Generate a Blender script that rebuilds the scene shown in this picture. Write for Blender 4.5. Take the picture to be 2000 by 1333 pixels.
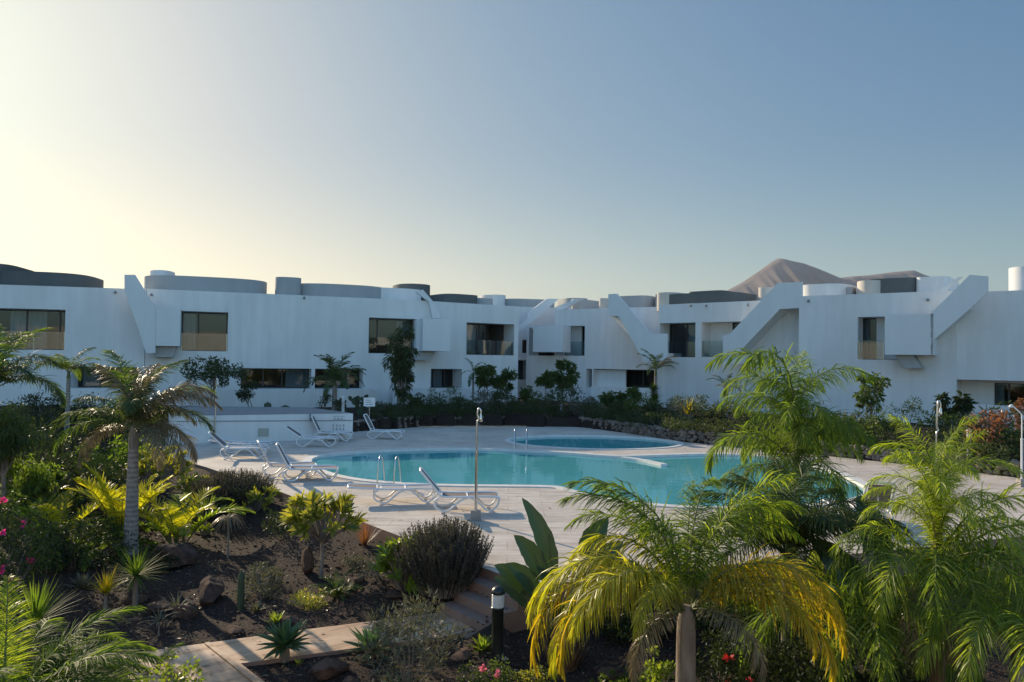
import bpy, math, random
import numpy as np
from mathutils import Matrix, Vector
from mathutils.geometry import tessellate_polygon
for o in list(bpy.data.objects): bpy.data.objects.remove(o)
SC = bpy.context.scene; COL = SC.collection
R = math.radians; PI = math.pi
# ------------------------------------------------------------------ camera
CH = 3.6; FP = 1500.0
pitch = math.atan(36.5/1500); roll = 0.015
f_ = np.array([0, math.cos(pitch), math.sin(pitch)])
r0 = np.array([1., 0, 0]); u0 = np.array([0, -math.sin(pitch), math.cos(pitch)])
r_ = r0*math.cos(roll)+u0*math.sin(roll); u_ = -r0*math.sin(roll)+u0*math.cos(roll)
C0 = np.array([0, 0, CH])
cam = bpy.data.cameras.new('camera'); camo = bpy.data.objects.new('camera', cam); COL.objects.link(camo)
cam.sensor_width = 36; cam.lens = FP/2000*36; cam.clip_end = 60000; cam.clip_start = 0.1
camo.matrix_world = Matrix([[r_[i], u_[i], -f_[i], C0[i]] for i in range(3)]+[[0, 0, 0, 1]])
SC.camera = camo; HAZE = 5.5e-5
# ------------------------------------------------------------------ world, sun, exposure
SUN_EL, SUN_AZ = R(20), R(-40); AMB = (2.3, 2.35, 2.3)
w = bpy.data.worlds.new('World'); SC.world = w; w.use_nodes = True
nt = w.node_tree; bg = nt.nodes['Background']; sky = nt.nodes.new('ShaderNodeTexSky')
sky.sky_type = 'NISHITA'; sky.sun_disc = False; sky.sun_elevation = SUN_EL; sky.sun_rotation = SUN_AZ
sky.air_density = 1.0; sky.dust_density = 2.2; sky.ozone_density = 2.5; sky.altitude = 0
def vm(op, a, b):
    v = nt.nodes.new('ShaderNodeVectorMath'); v.operation = op
    for i, q_ in enumerate((a, b)):
        if isinstance(q_, tuple): v.inputs[i].default_value = q_
        else: nt.links.new(q_, v.inputs[i])
    return v.outputs['Value' if op == 'DOT_PRODUCT' else 'Vector']
def vmix(fac, lo, hi, c0, c1):
    mr = nt.nodes.new('ShaderNodeMapRange'); mr.interpolation_type = 'SMOOTHSTEP'; mr.inputs[1].default_value = lo; mr.inputs[2].default_value = hi; nt.links.new(fac, mr.inputs[0])
    mw = nt.nodes.new('ShaderNodeMix'); mw.data_type = 'RGBA'; mw.inputs[6].default_value = (*c0, 1); mw.inputs[7].default_value = (*c1, 1); nt.links.new(mr.outputs[0], mw.inputs[0]); return mw.outputs[2]
# film-like shoulder on the very bright glow round the sun, pale band of air along the horizon
soft = vm('ADD', vm('DIVIDE', vm('MULTIPLY', sky.outputs[0], (.95/.15, .72/.15, .70/.15)), vm('ADD', sky.outputs[0], (9.6, 4.5, 2.6))), vm('MULTIPLY', sky.outputs[0], (.0045/.15, .0098/.15, .0075/.15)))
tcw = nt.nodes.new('ShaderNodeTexCoord'); dirn = tcw.outputs['Generated']
hor = vmix(vm('DOT_PRODUCT', dirn, (0, 0, 1.)), -.02, .28, (1.62, 1.43, 1.07), (1, 1, 1))
# sky brightened overhead and behind the camera, added fill for the shaded walls
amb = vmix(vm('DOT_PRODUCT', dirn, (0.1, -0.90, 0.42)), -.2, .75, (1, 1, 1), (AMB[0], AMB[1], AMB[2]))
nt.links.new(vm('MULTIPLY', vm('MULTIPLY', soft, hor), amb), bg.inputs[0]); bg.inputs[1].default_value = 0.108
sl = bpy.data.lights.new('sun', 'SUN'); sl.energy = 5.0; sl.angle = R(0.5); sl.color = (1.0, 0.82, 0.58)
so = bpy.data.objects.new('sun', sl); COL.objects.link(so)
sd = Vector((math.sin(SUN_AZ)*math.cos(SUN_EL), math.cos(SUN_AZ)*math.cos(SUN_EL), math.sin(SUN_EL)))
so.rotation_euler = sd.to_track_quat('Z', 'Y').to_euler(); so.location = (-40, 40, 40)
SC.view_settings.view_transform = 'Standard'; SC.view_settings.look = 'None'
SC.view_settings.exposure = 0.42; SC.view_settings.gamma = 1
SC.render.engine = 'CYCLES'; SC.cycles.max_bounces = 8; SC.cycles.transparent_max_bounces = 16
# ------------------------------------------------------------------ pixel -> place
def ray(x, y): return f_*FP + r_*(x-1000) + u_*(666.5-y)
def G(x, y, z=0.0):
    d = ray(x, y); t = (z-CH)/d[2]; return C0+d*t
def A(x, y, D):
    d = ray(x, y); return C0+d*(D/d[1])
# ------------------------------------------------------------------ object helpers
def tag(o, label=None, cat=None, group=None, kind=None):
    if label: o['label'] = label
    if cat: o['category'] = cat
    if group: o['group'] = group
    if kind: o['kind'] = kind
    return o
def empty(name, loc, rz=0, label=None, cat=None, group=None, s=1):
    o = bpy.data.objects.new(name, None); COL.objects.link(o)
    o.location = loc; o.rotation_euler = (0, 0, rz); o.scale = (s, s, s); o.empty_display_size = .3
    return tag(o, label, cat, group)
def link(name, me, parent=None, loc=None, rot=None, sc=None, mats=None):
    o = bpy.data.objects.new(name, me); COL.objects.link(o)
    if parent: o.parent = parent
    if loc is not None: o.location = loc
    if rot is not None: o.rotation_euler = rot
    if sc is not None: o.scale = (sc, sc, sc) if not hasattr(sc, '__len__') else sc
    return o
class MB:
    """general polygon mesh in world coordinates"""
    def __init__(s): s.v = []; s.f = []; s.m = []; s.sm = []
    def add(s, vs, fs, m=0, smooth=False):
        b = len(s.v); s.v += [tuple(map(float, p)) for p in vs]
        for f in fs: s.f.append([b+i for i in f]); s.m.append(m); s.sm.append(smooth)
    def box(s, c, size, rz=0, m=0):
        cx, cy, cz = c; a, b, h = [q/2 for q in size]; co, si = math.cos(rz), math.sin(rz)
        vs = []
        for dz in (-h, h):
            for dx, dy in ((-a, -b), (a, -b), (a, b), (-a, b)):
                vs.append((cx+dx*co-dy*si, cy+dx*si+dy*co, cz+dz))
        s.add(vs, [(3, 2, 1, 0), (4, 5, 6, 7), (0, 1, 5, 4), (1, 2, 6, 5), (2, 3, 7, 6), (3, 0, 4, 7)], m)
    def prism(s, poly, ext, m=0, smooth=False):
        n = len(poly); P = [np.array(p, float) for p in poly]; e = np.array(ext, float)
        s.add(P+[p+e for p in P], [tuple(range(n)), tuple(range(2*n-1, n-1, -1))], m)
        s.add(P+[p+e for p in P], [(i, (i+1) % n, (i+1) % n+n, i+n) for i in range(n)], m, smooth)
    def tube(s, pts, rad, n=8, m=0, cap=True):
        P = [np.array(p, float) for p in pts]; k = len(P)
        if not hasattr(rad, '__len__'): rad = [rad]*k
        vs = []; pn = None
        for i in range(k):
            t = P[min(i+1, k-1)]-P[max(i-1, 0)]; t /= np.linalg.norm(t)+1e-9
            if pn is None:
                a = np.array([0, 0, 1.]) if abs(t[2]) < .9 else np.array([1., 0, 0]); pn = np.cross(t, a)
            pn = pn-t*np.dot(pn, t); pn /= np.linalg.norm(pn)+1e-9; q = np.cross(t, pn)
            for j in range(n):
                an = 2*PI*j/n; vs.append(P[i]+rad[i]*(pn*math.cos(an)+q*math.sin(an)))
        s.add(vs, [(i*n+j, i*n+(j+1) % n, (i+1)*n+(j+1) % n, (i+1)*n+j) for i in range(k-1) for j in range(n)], m, True)
        if cap:
            s.add(vs[:n], [tuple(range(n-1, -1, -1))], m); s.add(vs[-n:], [tuple(range(n))], m)
    def lathe(s, c, prof, n=24, m=0):
        vs = [(c[0]+r*math.cos(2*PI*j/n), c[1]+r*math.sin(2*PI*j/n), c[2]+z) for r, z in prof for j in range(n)]
        k = len(prof)
        s.add(vs, [(i*n+j, i*n+(j+1) % n, (i+1)*n+(j+1) % n, (i+1)*n+j) for i in range(k-1) for j in range(n)], m, True)
        s.add(vs[-n:], [tuple(range(n))], m)
    def mesh(s, name, mats, origin=(0, 0, 0)):
        me = bpy.data.meshes.new(name); o = np.array(origin, float)
        me.from_pydata([tuple(np.array(v)-o) for v in s.v], [], s.f)
        for mt in (mats if isinstance(mats, (list, tuple)) else [mats]): me.materials.append(mt)
        me.polygons.foreach_set('material_index', s.m); me.polygons.foreach_set('use_smooth', s.sm); me.update()
        return me
    def build(s, name, mats, parent=None, origin=None, **k):
        if origin is None: origin = parent_origin(parent)
        o = link(name, s.mesh(name, mats, origin), parent)
        if not parent:
            o.location = origin
        return tag(o, **k)
def parent_origin(p):
    q = np.zeros(3)
    while p: q = q+np.array(p.location); p = p.parent
    return q
class Q:
    """fast quad soup (numpy), local coordinates"""
    def __init__(s): s.V = []; s.F = []; s.M = []; s.n = 0
    def add(s, V, F, m=0):
        s.V.append(V); s.F.append(F+s.n); s.M.append(np.full(len(F), m)); s.n += len(V)
    def strips(s, b, d, side, L, W, prof=(.5, 1, .7, .05), droop=0.5, m=0):
        n = len(b); seg = len(prof)-1
        d = d/(np.linalg.norm(d, axis=1, keepdims=True)+1e-9)
        side = side-(side*d).sum(1, keepdims=True)*d; side /= (np.linalg.norm(side, axis=1, keepdims=True)+1e-9)
        L = np.broadcast_to(L, (n,)).reshape(-1, 1); W = np.broadcast_to(W, (n,)).reshape(-1, 1)
        dr = np.broadcast_to(droop, (n,)).reshape(-1, 1)
        p = b.copy(); out = []
        for k in range(seg+1):
            out.append(p-side*W*prof[k]/2); out.append(p+side*W*prof[k]/2)
            dk = d+dr*((k+.5)/seg)*np.array([[0, 0, -1.]]); dk /= (np.linalg.norm(dk, axis=1, keepdims=True)+1e-9)
            p = p+dk*L/seg
        V = np.stack(out, 1).reshape(-1, 3); st = 2*(seg+1)
        base = (np.arange(n)*st)[:, None, None]; k = np.arange(seg)[None, :, None]*2
        F = (base+k+np.array([0, 1, 3, 2])[None, None, :]).reshape(-1, 4)
        s.add(V, F, m)
    def tube(s, pts, rad, n=6, m=1):
        b = MB(); b.tube(pts, rad, n, cap=False); s.add(np.array(b.v), np.array(b.f), m)
    def mesh(s, name, mats, smooth=False):
        V = np.concatenate(s.V).astype(np.float32); F = np.concatenate(s.F).astype(np.int32); M = np.concatenate(s.M).astype(np.int32)
        me = bpy.data.meshes.new(name); me.vertices.add(len(V)); me.vertices.foreach_set('co', V.ravel())
        me.loops.add(len(F)*4); me.loops.foreach_set('vertex_index', F.ravel()); me.polygons.add(len(F))
        me.polygons.foreach_set('loop_start', np.arange(len(F), dtype=np.int32)*4)
        me.polygons.foreach_set('loop_total', np.full(len(F), 4, dtype=np.int32))
        for mt in mats: me.materials.append(mt)
        me.polygons.foreach_set('material_index', M); me.polygons.foreach_set('use_smooth', np.ones(len(F), dtype=bool))
        me.update(calc_edges=True); return me
def smooth_path(pts, k=6):
    P = [np.array(p, float) for p in pts]; out = []
    for i in range(len(P)-1):
        a = P[max(i-1, 0)]; b = P[i]; c = P[i+1]; d = P[min(i+2, len(P)-1)]
        for j in range(k):
            t = j/k; out.append(.5*((2*b)+(-a+c)*t+(2*a-5*b+4*c-d)*t*t+(-a+3*b-3*c+d)*t**3))
    out.append(P[-1]); return out
# ------------------------------------------------------------------ materials
def newmat(name):
    m = bpy.data.materials.new(name); m.use_nodes = True; n = m.node_tree.nodes; l = m.node_tree.links
    return m, n, l, n['Principled BSDF'], n['Material Output']
def noise(n, l, vec, scale, detail=5, rough=.55, stretch=None):
    t = n.new('ShaderNodeTexNoise'); t.inputs['Scale'].default_value = scale; t.inputs['Detail'].default_value = detail
    t.inputs['Roughness'].default_value = rough
    if stretch:
        mp = n.new('ShaderNodeMapping'); mp.inputs['Scale'].default_value = stretch; l.new(vec, mp.inputs[0]); vec = mp.outputs[0]
    l.new(vec, t.inputs['Vector']); return t
def ramp(n, l, fac, stops):
    r = n.new('ShaderNodeValToRGB'); e = r.color_ramp.elements
    while len(e) < len(stops): e.new(.5)
    for i, (p, c) in enumerate(stops): e[i].position = p; e[i].color = (*c, 1)
    l.new(fac, r.inputs[0]); return r
def solid(name, c1, c2=None, rough=.7, scale=3, bump=0, bscale=40, metal=0, spec=.5, stretch=None, detail=6):
    m, n, l, p, o = newmat(name); tc = n.new('ShaderNodeTexCoord')
    c2 = c2 or tuple(x*.85 for x in c1)
    t = noise(n, l, tc.outputs['Object'], scale, detail, stretch=stretch)
    r = ramp(n, l, t.outputs[0], [(.32, c1), (.68, c2)]); l.new(r.outputs[0], p.inputs['Base Color'])
    p.inputs['Roughness'].default_value = rough; p.inputs['Metallic'].default_value = metal
    p.inputs['Specular IOR Level'].default_value = spec
    if bump:
        t2 = noise(n, l, tc.outputs['Object'], bscale, 6, stretch=stretch); b = n.new('ShaderNodeBump')
        b.inputs['Strength'].default_value = bump; b.inputs['Distance'].default_value = .02
        l.new(t2.outputs[0], b.inputs['Height']); l.new(b.outputs[0], p.inputs['Normal'])
    return m
def leafmat(name, c1, c2, tc=None, tr=.45, rough=.4, spec=.4):
    m, n, l, p, o = newmat(name); g = n.new('ShaderNodeNewGeometry')
    r = ramp(n, l, g.outputs['Random Per Island'], [(0, c1), (1, c2)])
    l.new(r.outputs[0], p.inputs['Base Color']); p.inputs['Roughness'].default_value = rough
    p.inputs['Specular IOR Level'].default_value = spec
    tl = n.new('ShaderNodeBsdfTranslucent'); mx = n.new('ShaderNodeMixShader'); mx.inputs[0].default_value = tr
    if tc is None: tc = (2.2, 2.0, .8)
    mul = n.new('ShaderNodeMix'); mul.data_type = 'RGBA'; mul.blend_type = 'MULTIPLY'; mul.inputs[0].default_value = 1
    l.new(r.outputs[0], mul.inputs[6]); mul.inputs[7].default_value = (*tc, 1); l.new(mul.outputs[2], tl.inputs[0])
    l.new(p.outputs[0], mx.inputs[1]); l.new(tl.outputs[0], mx.inputs[2]); l.new(mx.outputs[0], o.inputs[0])
    return m
def glassy(name, tint, rough=.02, f0=1.45, base=None):
    m, n, l, p, o = newmat(name); n.remove(p)
    tr = n.new('ShaderNodeBsdfTransparent'); tr.inputs[0].default_value = (*tint, 1)
    gl = n.new('ShaderNodeBsdfGlossy'); gl.inputs['Roughness'].default_value = rough
    fr = n.new('ShaderNodeFresnel'); fr.inputs[0].default_value = f0
    mx = n.new('ShaderNodeMixShader'); l.new(fr.outputs[0], mx.inputs[0]); l.new(tr.outputs[0], mx.inputs[1]); l.new(gl.outputs[0], mx.inputs[2])
    l.new(mx.outputs[0], o.inputs[0]); return m, n, l, gl, fr, tr
M = {}
def wallmat(name, c, stain=.12):
    m, n, l, p, o = newmat(name); tc = n.new('ShaderNodeTexCoord')
    t1 = noise(n, l, tc.outputs['Object'], .35, 6); t2 = noise(n, l, tc.outputs['Object'], 2.2, 6, stretch=(1, 1, .12))
    a = n.new('ShaderNodeMath'); a.operation = 'ADD'; l.new(t1.outputs[0], a.inputs[0]); l.new(t2.outputs[0], a.inputs[1])
    r = ramp(n, l, a.outputs[0], [(.35, tuple(x*(1-stain) for x in c)), (.55, c)])
    r.color_ramp.elements[0].position = .42; r.color_ramp.elements[1].position = .62
    h = n.new('ShaderNodeMath'); h.operation = 'MULTIPLY'; h.inputs[1].default_value = .5; l.new(a.outputs[0], h.inputs[0]); l.new(h.outputs[0], r.inputs[0])
    l.new(r.outputs[0], p.inputs['Base Color']); p.inputs['Roughness'].default_value = .85; p.inputs['Specular IOR Level'].default_value = .2
    t3 = noise(n, l, tc.outputs['Object'], 9, 8); b = n.new('ShaderNodeBump'); b.inputs['Strength'].default_value = .25; b.inputs['Distance'].default_value = .02
    l.new(t3.outputs[0], b.inputs['Height']); l.new(b.outputs[0], p.inputs['Normal']); return m
M['white'] = wallmat('white_render', (.78, .78, .77))
M['white2'] = wallmat('white_render_clean', (.74, .75, .75), .06)
M['grey'] = wallmat('grey_render', (.42, .43, .43))
M['beige'] = wallmat('beige_render', (.60, .56, .50))
M['dark'] = wallmat('dark_render', (.13, .14, .14))
M['frame'] = solid('window_frame', (.03, .035, .04), rough=.5)
M['curtain'] = solid('curtain', (.7, .7, .7), (.5, .5, .5), rough=.9, scale=6, stretch=(6, 6, .2))
M['room'] = solid('room', (.09, .09, .09), rough=.9)
M['pane'] = glassy('window_pane', (.66, .74, .78), f0=1.5)[0]
M['bal'] = glassy('balustrade_glass', (.72, .80, .80), f0=1.6)[0]
M['steel'] = solid('steel', (.6, .62, .64), (.5, .52, .54), rough=.25, metal=1)
M['plastic'] = solid('white_plastic', (.8, .8, .8), (.74, .74, .74), rough=.4)
M['sling'] = solid('sling_fabric', (.2, .16, .14), (.15, .12, .11), rough=.8, scale=60)
M['slinggrey'] = solid('sling_fabric_grey', (.38, .37, .37), (.3, .29, .29), rough=.8, scale=60)
M['black'] = solid('black_metal', (.015, .02, .02), (.025, .03, .03), rough=.35)
M['lampglass'] = solid('lamp_lens', (.75, .76, .74), (.6, .62, .6), rough=.25)
M['concrete'] = solid('concrete', (.36, .33, .30), (.27, .25, .23), rough=.9, scale=2, bump=.3)
M['roofgrey'] = solid('roof_gravel', (.30, .29, .28), (.24, .23, .22), rough=.95, scale=4, bump=.4)
M['steps'] = solid('step_concrete', (.33, .21, .16), (.25, .16, .12), rough=.9, scale=4, bump=.35)
M['rock'] = solid('rock', (.13, .085, .065), (.05, .036, .03), rough=1, scale=7, bump=1, bscale=22, spec=.1)
M['rocklight'] = solid('wall_stone', (.27, .21, .17), (.11, .09, .075), rough=.95, scale=3, bump=.8, bscale=10)
M['sign'] = solid('sign_grey', (.25, .28, .3), rough=.7)
M['panel'] = solid('panel_beige', (.42, .42, .36), rough=.6)
M['bark'] = solid('bark', (.28, .24, .20), (.15, .12, .10), rough=.95, scale=12, bump=.8, bscale=25, stretch=(1, 1, .25))
M['fibre'] = solid('palm_fibre', (.20, .13, .085), (.09, .055, .035), rough=1, scale=14, bump=1, bscale=30, stretch=(1, 1, .15))
M['stem'] = solid('green_stem', (.13, .15, .05), (.09, .10, .04), rough=.6)
def palmtrunk():
    m, n, l, p, o = newmat('palm_trunk'); tc = n.new('ShaderNodeTexCoord')
    wv = n.new('ShaderNodeTexWave'); wv.bands_direction = 'Z'; wv.inputs['Scale'].default_value = 3.2; wv.inputs['Distortion'].default_value = 1.5
    l.new(tc.outputs['Object'], wv.inputs[0]); t = noise(n, l, tc.outputs['Object'], 14, 6)
    mx = n.new('ShaderNodeMix'); mx.inputs[0].default_value = .75; l.new(wv.outputs[1], mx.inputs[2]); l.new(t.outputs[0], mx.inputs[3])
    r = ramp(n, l, mx.outputs[0], [(.3, (.17, .15, .13)), (.7, (.34, .31, .28))]); l.new(r.outputs[0], p.inputs['Base Color'])
    b = n.new('ShaderNodeBump'); b.inputs['Strength'].default_value = .6; b.inputs['Distance'].default_value = .02
    l.new(mx.outputs[0], b.inputs['Height']); l.new(b.outputs[0], p.inputs['Normal']); p.inputs['Roughness'].default_value = .9; return m
M['ptrunk'] = palmtrunk()
M['lf_palm'] = leafmat('palm_leaf', (.055, .10, .025), (.13, .19, .04), tc=(2.5, 2.4, .7), tr=.5, spec=.15, rough=.6)
M['lf_palmdk'] = leafmat('palm_leaf_dark', (.035, .065, .028), (.07, .105, .035), tr=.4, spec=.25, rough=.55)
M['lf_yel'] = leafmat('yellow_palm_leaf', (.19, .21, .03), (.42, .31, .03), tc=(2.3, 2.1, .5), tr=.55)
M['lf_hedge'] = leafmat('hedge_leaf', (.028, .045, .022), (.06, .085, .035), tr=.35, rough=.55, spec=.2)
M['lf_gold'] = leafmat('gold_green_leaf', (.20, .23, .03), (.38, .36, .04), tc=(2.3, 2.2, .5), tr=.55)
M['lf_ylg'] = leafmat('lime_palm_leaf', (.12, .19, .03), (.26, .31, .05), tc=(2.5, 2.4, .6), tr=.55)
M['lf_dry'] = leafmat('dry_palm_leaf', (.14, .12, .075), (.24, .20, .12), tc=(1.3, 1.2, 1), tr=.3)
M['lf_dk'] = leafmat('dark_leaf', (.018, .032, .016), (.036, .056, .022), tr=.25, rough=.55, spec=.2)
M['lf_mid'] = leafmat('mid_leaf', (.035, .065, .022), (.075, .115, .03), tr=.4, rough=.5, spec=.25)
M['lf_lime'] = leafmat('lime_leaf', (.10, .17, .03), (.2, .26, .04), tr=.5)
M['lf_var'] = leafmat('variegated_leaf', (.10, .15, .035), (.36, .34, .06), tc=(1.8, 1.7, .6), tr=.5)
M['lf_grey'] = leafmat('grey_leaf', (.065, .075, .055), (.12, .13, .10), tr=.2, rough=.7)
M['lf_ros'] = leafmat('rosemary_leaf', (.032, .038, .028), (.085, .08, .07), tr=.2, rough=.7)
M['lf_agave'] = leafmat('agave_leaf', (.06, .11, .055), (.09, .15, .07), tc=(1.6, 1.9, .8), tr=.25, rough=.5)
M['lf_paddle'] = leafmat('paddle_leaf', (.022, .055, .032), (.045, .085, .035), tc=(2.4, 2.3, .6), tr=.08, rough=.4)
M['lf_red'] = leafmat('reddish_leaf', (.16, .07, .05), (.22, .10, .06), tr=.4)
M['fl_pink'] = leafmat('pink_petal', (.75, .04, .25), (.85, .10, .35), tc=(1.1, .8, .9), tr=.4)
M['fl_rose'] = leafmat('rose_petal', (.8, .18, .30), (.85, .3, .4), tc=(1, .8, .8), tr=.4)
M['fl_red'] = leafmat('red_petal', (.6, .03, .03), (.7, .06, .05), tc=(1, .7, .7), tr=.4)
M['cactus'] = solid('cactus_skin', (.06, .09, .045), (.035, .055, .03), rough=.7, scale=9, bump=.5, stretch=(6, 6, .3))
# paving
def paving(name, c1, c2, c3, bw=1.1, rh=.55, rz=0.0):
    m, n, l, p, o = newmat(name); g = n.new('ShaderNodeTexCoord')
    mp = n.new('ShaderNodeMapping'); mp.inputs['Rotation'].default_value = (0, 0, rz); l.new(g.outputs['Object'], mp.inputs[0])
    v = mp.outputs[0]
    t1 = noise(n, l, v, .5, 5); t2 = noise(n, l, v, 2.2, 9, .65, stretch=(.35, 2.2, 1)); t3 = noise(n, l, v, 14, 8, .6, stretch=(.3, 1.5, 1))
    r = ramp(n, l, t2.outputs[0], [(.30, c1), (.5, c2), (.68, c3)])
    br = n.new('ShaderNodeTexBrick'); br.inputs['Scale'].default_value = 1; br.inputs['Brick Width'].default_value = bw; br.inputs['Row Height'].default_value = rh
    br.inputs['Mortar Size'].default_value = .012; br.inputs['Color1'].default_value = (1, 1, 1, 1); br.inputs['Color2'].default_value = (.93, .92, .91, 1); br.inputs['Mortar'].default_value = (.74, .70, .67, 1)
    wp = n.new('ShaderNodeMix'); wp.data_type = 'VECTOR'; wp.inputs[0].default_value = .06; l.new(v, wp.inputs[4]); l.new(t1.outputs[1], wp.inputs[5]); l.new(wp.outputs[1], br.inputs[0])
    mx = n.new('ShaderNodeMix'); mx.data_type = 'RGBA'; mx.blend_type = 'MULTIPLY'; mx.inputs[0].default_value = .9; l.new(r.outputs[0], mx.inputs[6]); l.new(br.outputs[0], mx.inputs[7])
    m2 = n.new('ShaderNodeMix'); m2.data_type = 'RGBA'; m2.blend_type = 'MULTIPLY'; m2.inputs[0].default_value = .5
    t5 = noise(n, l, v, 1.7, 8, .7); ms = n.new('ShaderNodeMath'); ms.operation = 'MULTIPLY'; l.new(t1.outputs[0], ms.inputs[0]); l.new(t5.outputs[0], ms.inputs[1]); r2 = ramp(n, l, ms.outputs[0], [(.16, (.62, .60, .58)), (.30, (1, 1, 1))]); l.new(mx.outputs[2], m2.inputs[6]); l.new(r2.outputs[0], m2.inputs[7])
    l.new(m2.outputs[2], p.inputs['Base Color']); p.inputs['Roughness'].default_value = .55; p.inputs['Specular IOR Level'].default_value = .35
    ad = n.new('ShaderNodeMath'); ad.operation = 'ADD'; l.new(t2.outputs[0], ad.inputs[0]); l.new(t3.outputs[0], ad.inputs[1])
    b = n.new('ShaderNodeBump'); b.inputs['Strength'].default_value = .5; b.inputs['Distance'].default_value = .015; l.new(ad.outputs[0], b.inputs['Height']); l.new(b.outputs[0], p.inputs['Normal'])
    return m
M['deck'] = paving('stamped_deck', (.42, .35, .29), (.63, .55, .47), (.72, .66, .58), 1.6, .6)
M['path'] = paving('stamped_path', (.30, .18, .11), (.56, .37, .24), (.68, .49, .34), 1.3, .45, R(-38))
M['coping'] = solid('pool_coping', (.72, .70, .66), (.62, .59, .55), rough=.6, scale=3, bump=.2)
M['pooltile'] = solid('pool_lining', (.30, .90, .86), (.24, .84, .82), rough=.5, scale=.6)
def soil():
    m, n, l, p, o = newmat('lava_gravel'); tc = n.new('ShaderNodeTexCoord')
    v1 = n.new('ShaderNodeTexVoronoi'); v1.inputs['Scale'].default_value = 38; l.new(tc.outputs['Object'], v1.inputs[0])
    t = noise(n, l, tc.outputs['Object'], .8, 8, .6); mx = n.new('ShaderNodeMix'); mx.inputs[0].default_value = .5
    sp = n.new('ShaderNodeSeparateColor'); l.new(v1.outputs['Color'], sp.inputs[0]); l.new(sp.outputs[0], mx.inputs[2]); l.new(t.outputs[0], mx.inputs[3])
    r = ramp(n, l, mx.outputs[0], [(.25, (.018, .013, .011)), (.55, (.045, .031, .025)), (.85, (.085, .058, .045))]); l.new(r.outputs[0], p.inputs['Base Color'])
    p.inputs['Roughness'].default_value = .95; p.inputs['Specular IOR Level'].default_value = .2
    b = n.new('ShaderNodeBump'); b.inputs['Strength'].default_value = 1; b.inputs['Distance'].default_value = .03; l.new(v1.outputs[0], b.inputs['Height']); l.new(b.outputs[0], p.inputs['Normal'])
    return m
M['soil'] = soil()
def water():
    m, n, l, gl, fr, tr = glassy('water', (.93, 1, 1), rough=.01, f0=1.333)
    tc = n.new('ShaderNodeTexCoord'); t = noise(n, l, tc.outputs['Object'], 1.6, 3, stretch=(.6, 1.6, 1)); b = n.new('ShaderNodeBump')
    b.inputs['Strength'].default_value = .11; b.inputs['Distance'].default_value = .03; l.new(t.outputs[0], b.inputs['Height'])
    l.new(b.outputs[0], gl.inputs['Normal']); l.new(b.outputs[0], fr.inputs['Normal'])
    df = n.new('ShaderNodeBsdfDiffuse'); df.inputs[0].default_value = (.20, .76, .77, 1); mx = n.new('ShaderNodeMixShader'); mx.inputs[0].default_value = .45
    last = o_ = [k for k in n if k.type == 'MIX_SHADER' and k != mx][0]; l.new(tr.outputs[0], mx.inputs[1]); l.new(df.outputs[0], mx.inputs[2]); l.new(mx.outputs[0], last.inputs[1]); return m
M['water'] = water()
M['mount'] = solid('mountain_rock', (.19, .155, .15), (.11, .092, .09), rough=1, scale=.006, bump=0, detail=10)
# ------------------------------------------------------------------ terrain
def gp(lst, z=0.0): return [tuple(G(x, y, z)[:2]) for x, y in lst]
deck_front = gp([(150, 850), (300, 884), (400, 912), (550, 962), (700, 1017), (820, 1062), (940, 1108), (1035, 1142)])
deck_front += gp([(1120, 1136), (1300, 1116), (1480, 1098), (1750, 1075), (2000, 1047), (2200, 1020)])
back = gp([(2250, 962), (2000, 935), (1858, 917), (1600, 889), (1340, 864), (1230, 847), (1130, 834), (1000, 833), (820, 834), (692, 843)])
deck_back = back + [tuple(G(660, 846)[:2]), (-13.5, 34.0), (-16.5, 33.0)]
DP = np.array(deck_front+deck_back)
def sdist(X, Y, P=DP):
    X = np.asarray(X, float); Y = np.asarray(Y, float); n = len(P); best = np.full(X.shape, 1e9); ins = np.zeros(X.shape, bool)
    for i in range(n):
        a = P[i]; b = P[(i+1) % n]; e = b-a; px = X-a[0]; py = Y-a[1]
        t = np.clip((px*e[0]+py*e[1])/(e@e), 0, 1); best = np.minimum(best, np.hypot(px-t*e[0], py-t*e[1]))
        c = ((a[1] > Y) != (b[1] > Y)) & (X < (b[0]-a[0])*(Y-a[1])/(b[1]-a[1]+1e-12)+a[0]); ins ^= c
    return np.where(ins, -best, best)
bx = np.array(sorted([(-60, 36), (-14, 36)]+back+[(40, 12)]))
def hz(X, Y):
    X = np.asarray(X, float); Y = np.asarray(Y, float)
    z = np.interp(Y, [0, 12, 16, 20, 28, 36, 42], [-.65, -.65, -.55, -.33, .08, .45, .7])
    sdd = sdist(X, Y); z = np.where((X < 0) & (sdd > -.5), z+np.clip(1-np.clip(sdd, 0, 9)/2.2, 0, 1)*np.clip(-.22-z, 0, 1), z)
    z = np.where(X > 2, np.interp(X, [2, 6], [1, 0])*z+np.interp(X, [2, 6], [0, 1])*-.65, z)
    yb = np.interp(X, bx[:, 0], bx[:, 1]); zb = np.interp(Y-yb, [0, .6, 8], [.4, .45, .7])
    z = np.where((Y > yb) & (X > -14), zb, z)
    nb = .04*np.sin(X*1.3)*np.sin(Y*1.1+1)+.02*np.sin(X*2.9-Y*2.1)+.02*np.sin(5.1*X+1)*np.sin(4.3*Y)
    return z+nb*(np.clip(Y, 0, 60) < 45)*1.0-.03
def hzs(X, Y): return float(hz(np.array([X]), np.array([Y]))[0])
def T(x, y):
    d = ray(x, y); d = d/d[1]
    for D in np.arange(5, 60, .1):
        p = C0+d*D
        if p[2] <= hzs(p[0], p[1]): return p
    return C0+d*60
def W(x, D):
    p = A(x, 700, D); return np.array([p[0], p[1], hzs(p[0], p[1])])
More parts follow.
